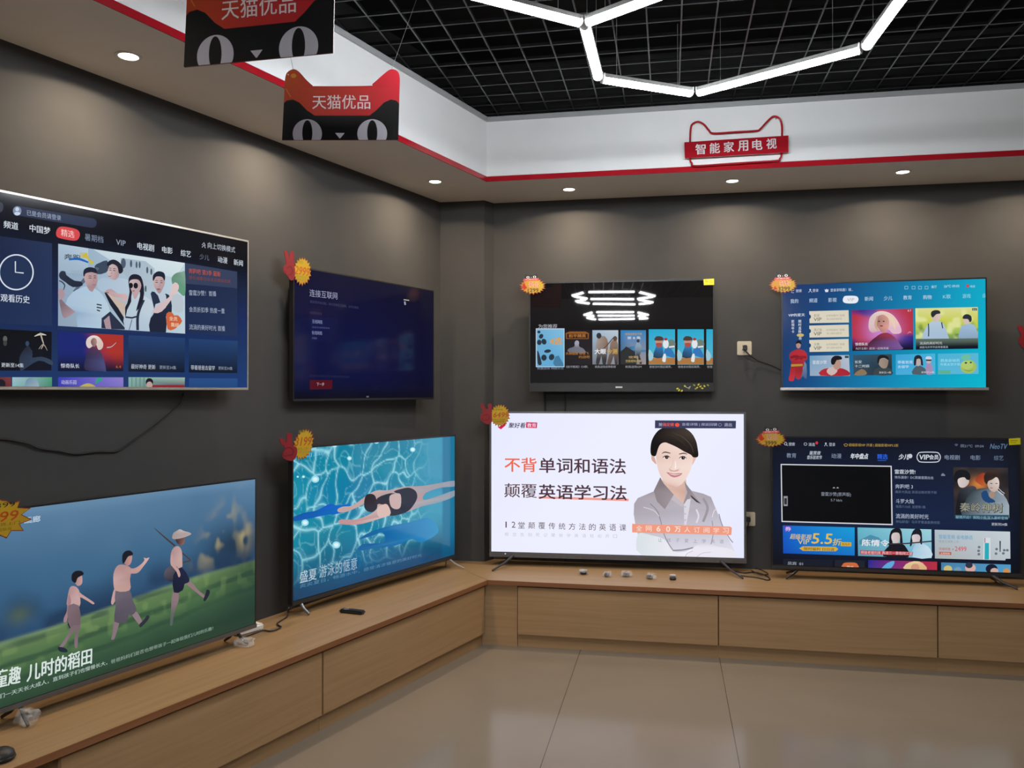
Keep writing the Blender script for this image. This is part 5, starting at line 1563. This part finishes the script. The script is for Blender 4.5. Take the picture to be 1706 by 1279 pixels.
hand_tag('T2', 460, 410, 18.27, (770, 765, 275, 440, 20), [('2999', 530, 850, 960, 260, .25)], [('特价', 600, 520, 800, 110, '8A7A1C'), ('超清智能', 570, 940, 900, 70, '7A8A1C'), ('送货上门', 590, 1030, 860, 70, '7A7A1C')],
         [(205, 170), (300, 175), (350, 400), (390, 190), (500, 180), (510, 420), (520, 600), (540, 780), (510, 1000), (400, 1040), (300, 900), (200, 800), (190, 640), (270, 520)], 'starburst price tag with red two-finger hand on the dark navy television', 'B0560E')
hand_tag('T4', 455, 700, 15.99, (780, 640, 265, 440, 22), [('3199', 550, 690, 970, 230, .25)], [('超薄', 650, 340, 830, 80, '7A7A1C'), ('新品上市', 620, 800, 900, 70, '7A7A1C'), ('送货上门', 640, 880, 860, 60, '8A8A1C')],
         [(140, 490), (220, 480), (320, 580), (330, 390), (400, 330), (470, 380), (470, 560), (500, 670), (590, 720), (610, 860), (560, 1000), (470, 1080), (300, 1040), (220, 960), (260, 820), (280, 720), (180, 620)], 'starburst price tag reading 3199 with red hand on the swimmer television', 'A4500E', .28)
hand_tag('T3', 0, 820, 14.21, (60, 640, 650, 470, 9), [('1699', -480, 760, 380, 240, .2)], [('2399', -300, 400, 330, 120, '1E1E14'), ('送货上门', -200, 830, 440, 80, '5A5A14'), ('全国联保', -200, 950, 250, 80, '6A6A14')], None, 'large starburst price tag on the television of walking children, cut by the photo edge', 'B0480C', 0,
         [(-600, 300), (-480, 60), (-300, 190), (-150, 60), (0, 165), (130, 180), (240, 260), (455, 180), (400, 350), (710, 365), (490, 520), (740, 640), (440, 745), (540, 910), (240, 910), (130, 1090), (-60, 1010), (-260, 1160), (-420, 980), (-650, 1020), (-620, 760), (-800, 620)])
hand_tag('T6', 795, 665, 23.26, (880, 620, 395, 440, 22), [('6499', 620, 700, 1200, 200, .2)], [('65寸', 720, 350, 900, 90, '4A4410'), ('高清智能', 600, 430, 1000, 60, '5A5410'), ('送货上门包安装', 600, 810, 1090, 60, '5A5410'), ('全国联保', 640, 890, 1060, 60, '4A4410')],
         [(130, 190), (250, 180), (330, 350), (430, 350), (420, 190), (560, 180), (570, 420), (580, 600), (560, 900), (400, 960), (240, 880), (130, 760), (130, 590), (220, 500)], 'starburst price tag with red two-finger hand on the large white-page television', 'A4500C')
def cat_tag(key, ox, oy, s, star, word, price, head, label, flame):
    cx, cy, rx, ry, n = star
    t, P = tag_thing(key, ox, oy, s, (cx, cy), label)
    card(P, burst(cx, cy, rx * 1.05, ry * 1.06, n), 0, .0016, 'tag_edge', 'starburst', t)
    P.poly(burst(cx, cy, rx * .95, ry * .94, n), [((cx, cy), 'C09A2C'), ((cx - rx, cy), 'B87E24'), ((cx + rx, cy), 'B89C22')])
    x0, y0, x1, h = word[1:]
    P.text(word[0], x0, y0, x1, h, 'F0D8A0', .05)
    P.text(word[0], x0, y0, x1, h, 'A83A44', .012)
    P.text(price[0], *price[1:], '3A3608', .03)
    if flame:
        fx0, fy0, fw, fh = flame
        P.poly([(fx0, fy0), (fx0 - fw * .5, fy0 - fh * .35), (fx0 - fw * .1, fy0 - fh), (fx0 + fw * .2, fy0 - fh * .5), (fx0 + fw * .5, fy0 - fh * .3)], 'B02A1C', 4)
    hx, hy, hw, hh = head
    P.poly([(hx - hw * .62, hy + hh * .05), (hx + hw * .62, hy - hh * .15), (hx + hw * .66, hy + hh * .45), (hx - hw * .7, hy + hh * .6)], 'C84C54')
    P.text('天猫优品', hx - hw * .5, hy + hh * .4, hx + hw * .5, hh * .28, 'F0C8C0', .02, y1=hy + hh * .26)
    P.build('printing', M['printed'], t)
    ho = card(P, [(hx - hw * .55, hy), (hx - hw * .55, hy - hh * .9), (hx - hw * .48, hy - hh), (hx - hw * .25, hy - hh * .72), (hx + hw * .25, hy - hh * .78), (hx + hw * .46, hy - hh * 1.1), (hx + hw * .54, hy - hh * 1.02), (hx + hw * .55, hy - hh * .1)], .0024, .004, 'tag_black', 'cat_head', t)
    Q = Pic(P.proj, ox, oy, s, base=.0044)
    for sx, dy in ((-.28, -.26), (.28, -.36)):
        Q.ellipse(hx + hw * sx, hy + hh * dy, hw * .13, hh * .26, 'E8E2DC')
        Q.ellipse(hx + hw * sx, hy + hh * dy, hw * .05, hh * .2, '101014')
    Q.poly([(hx - hw * .05, hy - hh * .3), (hx + hw * .05, hy - hh * .32), (hx, hy - hh * .16)], 'E8E2DC')
    Q.build('cat_eyes', M['printed'], ho)
    return t
cat_tag('T5', 855, 450, 24.37, (790, 650, 520, 330, 21), ('新品', 640, 700, 1050, 230), ('1299', 600, 890, 1030, 140), (740, 340, 480, 170), 'oval starburst price tag with cat head on the television of small posters', (470, 790, 200, 280))
cat_tag('T7', 1275, 445, 23.26, (690, 690, 540, 310, 22), ('特价', 560, 740, 990, 230), ('3299', 500, 920, 950, 150), (670, 400, 480, 190), 'oval starburst price tag reading 3299 with cat head on the blue-turquoise television', (400, 880, 150, 150))
cat_tag('T8', 1250, 700, 23.26, (790, 730, 590, 300, 22), ('新品', 640, 760, 1050, 230), ('3999', 560, 950, 1010, 150), (800, 410, 500, 180), 'oval starburst price tag reading 3999 with cat head on the navy-menu television', (430, 790, 220, 300))

# ------------------------------------------------------------------ cat-head signs hanging from the ceiling grid
def seg_fit(pl, pr, W):
    """the level segment of length W whose ends are seen at pl and pr"""
    a, b = ray(*pl), ray(*pr)
    k = a.z / b.z
    v = b * k - a
    d = W / v.length
    A, B = CAM + a * d, CAM + b * (k * d)
    return A, B, math.atan2(B.y - A.y, B.x - A.x)
A, B, th = seg_fit((470.6, 233.6), (663.4, 233.4), .42)
c = (A + B) / 2
xa, na = Vector((math.cos(th), math.sin(th), 0)), Vector((math.sin(th), -math.cos(th), 0))
def sproj(px, py):
    q = on_plane(px, py, c, na) - c
    return (q.dot(xa), q.z)
sign = thing('cat_head_sign', 'smaller red and black cat-face sign hanging in front of the white fascia', 'hanging sign', c, th, 'cat-face signs hung from the ceiling')
P = Pic(sproj, 290, 0, 4.265, base=.0022)
out = [(770, 997), (785, 640), (790, 560), (806, 515), (850, 493), (890, 512), (935, 562), (985, 608), (1010, 613), (1380, 611), (1412, 596), (1490, 528), (1540, 494), (1585, 505), (1603, 545), (1602, 640), (1592, 995)]
fine = [out[0]] + smooth_path(out[1:-1], 5) + [out[-1]]
q = [P.m(p) for p in fine]
if sum(a[0] * b[1] - b[0] * a[1] for a, b in zip(q, q[1:] + q[:1])) < 0:
    q = q[::-1]
MB().prism(q, -.002, .002, MXZ).build('board', M['tag_edge'], sign)
vmin = min(v for _, v in q)
P.clip = (-1, vmin + .0005, 1, 1)
P.poly(fine, [((800, 560), 'B8501E'), ((900, 620), 'B83A22'), ((1180, 700), 'B02228'), ((1560, 560), 'C41E30'), ((1590, 660), 'B81C2A'), ((1400, 800), '9A1C22'), ((1000, 800), 'A02A20'), ((850, 700), 'A83A1E')])
P.ellipse(850, 540, 20, 16, 'C8862A')
P.stroke([(795, 630), (830, 690)], 6, 'C87A2A')
P.poly([(768, 1010), (781, 735), (800, 716), (845, 708), (892, 730), (945, 785), (1000, 822), (1390, 822), (1440, 782), (1492, 730), (1540, 708), (1580, 716), (1600, 740), (1594, 1010)], '08080A', 0)
for ex, er in ((948, 104), (1409, 106)):
    P.ellipse(ex, 952, er, 104, 'B4B0BA', n=48)
    P.ellipse(ex, 945, 36, 90, '08080A', n=40)
P.poly([(1146, 946), (1213, 946), (1182, 984), (1176, 984)], 'B4B0BA')
P.text('天猫优品', 984, 776, 1394, 100, 'DCD2D0', .007)
P.clip = None
P.poly([(806, 530), (812, 526), (818, 532), (812, 538)], 'E0D0C0')
P.build('face_print', M['printed'], sign)
for (px, py), (ax, ay) in (((1540, 510), (711, -49)), ((850, 510), (455, -49))):
    u_, v_ = P.m((px, py))
    an = on_z(ax, ay, ZG)
    rel = an - Vector(c)
    MB().tube([(u_, 0, v_), (rel.dot(xa), -rel.dot(na), rel.z)], .0008, 6).build('hanging_wire', M['silver'], sign)
A, B, th2 = seg_fit((307.6, 112.0), (555.0, 88.6), .42)
dup(sign, (A + B) / 2, th2, 'bigger, nearer red and black cat-face sign cut by the photo top')

# ------------------------------------------------------------------ red wall sign on the fascia
SY = FY - .026
fp = lambda px, py: on_plane(px, py, (0, SY, 0), Vector((0, 1, 0)))
c = fp(1100 + 356 / 2.815, 170 + 212 / 2.815)
ws = thing('wall_sign', 'red outlined cat-head wall sign with white characters on the white fascia', 'wall sign', (c.x, SY, c.z))
wsp = lambda x, y: (fp(x, y).x - c.x, fp(x, y).z - c.z)
P = Pic(wsp, 1100, 170, 2.815, base=.0082)
path = smooth_path([(140, 262), (140, 180), (143, 125), (152, 101), (178, 91), (206, 104), (228, 130), (250, 145), (350, 139), (450, 133), (470, 124), (500, 92), (530, 66), (558, 74), (571, 108), (571, 180), (570, 240), (562, 264), (538, 274), (350, 286), (168, 298), (148, 286)], 6, True)
MB().tube([(*[P.m(p)[0]], .006, P.m(p)[1]) for p in path], .0055, 8, close=True).build('outline_frame', M['red'], ws, True)
q = [P.m(p) for p in [(113, 190), (600, 158), (600, 237), (115, 265)]][::-1]
MB().prism(q, -.002, .008, MXZ, .001).build('banner', M['red'], ws)
for k, ch in enumerate('智能家用电视'):
    P = Pic(wsp, 1100, 170, 2.815, base=.0082)
    P.text(ch, 166 + 66.4 * k, 248 - 5.2 * k, 212 + 66.4 * k, 48, 'E6E2E4', .022, y1=245 - 5.2 * k)
    P.build('character', M['printed'], ws)
P = Pic(wsp, 1100, 170, 2.815)
g = MB()
for p in ((160, 97), (545, 72), (150, 285), (560, 262)):
    u_, v_ = P.m(p)
    g.tube([(u_, .006, v_), (u_, .0255, v_)], .003, 8)
g.build('stand_off', M['silver'], ws)

# ------------------------------------------------------------------ sockets and cables
def outlet(px, py, label):
    p = on_plane(px, py, (0, WY, 0), Vector((0, 1, 0)))
    t = thing('wall_outlet', label, 'wall outlet', (p.x, WY - .001, p.z), 0, 'beige wall outlets on the back wall')
    fpl = MB().box(-.043, -.009, -.043, .043, 0, .043, .004).build('face_plate', M['beige'], t)
    MB().box(-.029, -.0105, -.029, .029, -.0085, .029, .001).build('socket_face', M['beige'], fpl)
    sl = MB()
    for x, z in ((-.010, .014), (.010, .014), (-.012, -.010), (.012, -.010), (0, -.018)):
        sl.box(x - .0015, -.0112, z - .005, x + .0015, -.0100, z + .005)
    sl.build('slot', M['black'], fpl)
    return p
def cable(name, pts, r, label, smoothk=6, plug=None, m='rubber', group=None):
    o = MB().tube(smooth_path([tuple(p) for p in pts], smoothk), r, 8).build(name, M[m], None, True)
    tag(o, label, 'cable', group)
    if plug:
        p, dx = plug
        pl = MB().box(p[0] - .013, p[1] - .030, p[2] - .016, p[0] + .013, p[1], p[2] + .016, .004)
        pl.build('plug', M['black'], o)
    return o
wp = lambda px, py, off=.012: on_plane(px, py, (0, WY - off, 0), Vector((0, 1, 0)))
p = outlet(1240, 580, 'square beige wall outlet with black plug, left of the blue-turquoise television')
cable('power_cable', [(p.x + .002, WY - .045, p.z - .016), wp(1250, 592, .04), wp(1262, 600, .014), wp(1285, 608, .012), wp(1304, 618, .006), wp(1312, 622, .006)], .0035,
      'black power cable from the beige outlet to the blue-turquoise television', plug=((p.x + .002, WY - .0125, p.z + .002), 0))
p = outlet(1246, 864, 'square beige wall outlet half hidden by the white-page television')
cable('power_cable', [(p.x, WY - .046, p.z - .018), (p.x - .02, WY - .05, p.z - .10), (p.x - .06, WY - .04, p.z - .22), (p.x - .07, WY - .03, ZB + .05), (p.x - .05, WY - .04, ZB + .02)], .0035,
      'black power cable hanging from the half-hidden outlet', plug=((p.x, WY - .0125, p.z), 0))
zb = lambda px, py, h=.0042: on_z(px, py, ZB + h)
cable('power_cable', [zb(1222, 951), zb(1240, 954), zb(1256, 953), zb(1270, 956), zb(1282, 963), zb(1279, 966), zb(1262, 962), zb(1245, 960), zb(1230, 958)], .0038, 'looped black cable lying on the bench between the two bench televisions', 6)
cable('power_cable', [zb(1259, 946, .012), zb(1270, 950, .0125), zb(1279, 955, .012), zb(1277, 957, .0125), zb(1266, 957, .0125), zb(1252, 950, .0125)], .0034, 'short black cable crossing over the loop behind the white-page television')
T2p = TVS['T2']
lp = lambda px, py, off=.008: on_plane(px, py, Vector((lx(0), 0, 0)) + Vector((1, -SD, 0)).normalized() * off, Vector((1, -SD, 0)).normalized())
cable('power_cable', [lp(306, 655), lp(300, 672), lp(288, 684), lp(272, 698), lp(256, 711), lp(228, 730), lp(205, 746), lp(190, 752), lp(162, 752), lp(126, 756), lp(98, 751), lp(66, 747), lp(44, 738), lp(2, 731), lp(-40, 735)], .0038,
      'thin black cable sagging along the left wall below the silver-framed television')
for px, lab in ((908, 'left one of two thin black cords hanging below the television of small posters'), (941, 'right one of two thin black cords hanging below the television of small posters')):
    a = wp(px, 640, .008)
    cable('power_cable', [(a.x, a.y, 1.62), (a.x + .002, a.y, 1.40), (a.x - .002, a.y, 1.2), (a.x + .004, a.y, .9), (a.x, a.y, ZB + .2), (a.x + .004, a.y, ZB + .006)], .0042, lab)
# power strip and the cable from the swimmer television
A, B = on_z(392, 1059, ZB), on_z(434, 1047, ZB)
d = (B - A)
ps = thing('power_strip', 'white power strip lying on the bench beside the television of walking children', 'power strip', (A + B) / 2, math.atan2(d.y, d.x))
h = d.length / 2
MB().box(-h, -.026, 0, h, .026, .030, .006).build('body', M['whiteplastic'], ps)
sk = MB()
for k in (-.5, 0, .5):
    for s_ in (-1, 1):
        sk.box(h * k - .001 + s_ * .008, -.006, .0295, h * k + .001 + s_ * .008, .006, .0303)
sk.build('socket_slot', M['black'], ps)
e1 = on_z(437, 1050, ZB + .006)
cable('power_cable', [on_z(481, 1012, ZB + .05), on_z(480, 1020, ZB + .02), on_z(477, 1028, ZB + .0045), on_z(463, 1037, ZB + .0045), on_z(463, 1041, ZB + .0045), on_z(468, 1044, ZB + .0045), on_z(462, 1048, ZB + .0045), on_z(450, 1051, ZB + .0045), e1, on_z(420, 1056, ZB + .0045), on_z(402, 1062, ZB + .0045)], .0036,
      'black cable winding on the bench from the swimmer television to the white power strip')

# ------------------------------------------------------------------ small things on the bench
A, B = on_z(568, 1019, ZB), on_z(606, 1023, ZB)
d = B - A
rm = thing('remote_control', 'slim black remote control lying on the bench in front of the swimmer television', 'remote control', (A + B) / 2 + Vector((0, 0, .0002)), math.atan2(d.y, d.x))
h = d.length / 2
rb = MB().box(-h, -.021, 0, h, .021, .017, .006).build('body', M['black'], rm, True)
bt = MB()
for i in range(5):
    for j in (-1, 0, 1):
        bt.lathe([(.0032, 0), (.0032, .0012), (0, .0016)], 10, (-h * .1 + i * h * .2, j * .010, .0165))
bt.build('button', M['darkgrey'], rb)
MB().lathe([(.014, 0), (.014, .0012), (.009, .0016), (.009, .0008), (0, .0008)], 24, (-h * .52, 0, .0166)).build('ring_pad', M['silver'], rb)
p = on_z(3, 1266, ZB)
bc = thing('plastic_cap', 'black rounded plastic cap on the left bench, cut by the photo edge', 'cap', (p.x, p.y, ZB + .0002))
MB().lathe([(0, 0), (.030, 0), (.034, .004), (.035, .014), (.031, .026), (.020, .034), (0, .037)], 28).build('dome', M['rubber'], bc, True)
MB().lathe([(.0351, .006), (.0366, .008), (.0366, .011), (.0351, .013)], 28).build('ridge', M['black'], bc, True)

def crumple(sx, sy, sz, seed, amp=.2):
    b = bmesh.new()
    bmesh.ops.create_icosphere(b, subdivisions=3, radius=1)
    for v in b.verts:
        n = vnoise(v.co.x * 2.3 + seed, v.co.y * 2.3 + v.co.z * 1.7, seed)
        k = 1 - amp + 2 * amp * n
        c_ = v.co.copy()
        for i in range(3):
            c_[i] = math.copysign(abs(c_[i]) ** .6, c_[i])
        v.co = Vector((c_.x * sx * k, c_.y * sy * k, max(-.98, c_.z * (1 if c_.z < 0 else k)) * sz))
    return b
items = [(971, 958, .026, .022, 'crumpled white and black fitting on the back bench, leftmost of the five small pieces', 'white'),
         (1011, 962, .026, .028, 'dark square fitting in a clear bag, second from left of the five small pieces', 'dark'),
         (1043, 962, .034, .032, 'wide clear bag holding a grey fitting, middle of the five small pieces', 'grey'),
         (1085, 966, .032, .030, 'grey upright fitting in a clear bag, second from right of the five small pieces', 'side'),
         (1121, 967, .022, .024, 'small pale and black rounded fitting, rightmost of the five small bench pieces', 'cap')]
for k, (px, py, hw, hd, lab, kind) in enumerate(items):
    p = on_z(px, py, ZB)
    t = thing('bagged_fitting', lab, 'fitting', (p.x, p.y + hd, ZB + .0004), R((8, -4, 6, -8, 3)[k]), 'small bagged fittings in front of the white-page television')
    if kind == 'white':
        MB().box(-.018, -.016, .001, .020, .016, .014, .005).build('fitting', M['black'], t, True)
        MB().add(crumple(.024, .018, .009, 3, .3), Matrix.Translation((.001, .006, .0185))).build('wrapping', M['lip'], t, True)
    elif kind == 'cap':
        MB().lathe([(0, .0005), (.016, .0005), (.019, .004), (.019, .012), (.014, .016), (0, .016)], 24, (0, -.004, 0)).build('fitting', M['black'], t, True)
        MB().add(crumple(.018, .016, .008, 9, .15), Matrix.Translation((0, .006, .0215))).build('wrapping', M['lip'], t, True)
    else:
        dx = -.008 if kind == 'side' else 0
        MB().box(dx - hw * .62, -hd * .6, .002, dx + hw * .52, hd * .6, .022, .004).build('fitting', M['darkgrey'] if kind == 'dark' else M['grey'], t, True)
        MB().add(crumple(hw, hd, .016, 11 + k, .18), Matrix.Translation((0, 0, .0162))).build('clear_bag', M['film'], t, True)
# clear film still wrapped round the feet of the television of the children
T = TVS['T3']
for u_, yy, sz, sd in ((-.46, -.035, (.026, .036, .026), 21), (.485, -.025, (.034, .042, .016), 22)):
    MB().add(crumple(*sz, sd, .32), Matrix.Translation((u_, yy, sz[2] + .002))).build('film_wrap', M['film'], T['root'], True, label='crumpled clear plastic film round the foot')

# a further hand-shaped tag at the right edge of the view, stuck to the wall
p = on_plane(1712, 560, (0, WY - .0015, 0), Vector((0, 1, 0)))
t = thing('price_tag', 'red two-finger hand tag on the back wall at the right photo edge', 'price tag', (p.x, WY - .0015, p.z), 0, 'starburst price tags on the televisions')
hp = smooth_path([(-.055, .055), (-.03, .06), (-.015, .02), (.0, .06), (.025, .058), (.022, .01), (.04, -.02), (.03, -.06), (-.01, -.075), (-.035, -.055), (-.05, -.02), (-.035, .01)][::-1], 4, True)
MB().prism([(x, y) for x, y in hp], 0, .002, MXZ).build('victory_hand', M['tag_red'], t)
MB().prism(burst(.075, -.005, .055, .07, 20), -.0008, .0008, MXZ).build('starburst', M['tag_edge'], t)
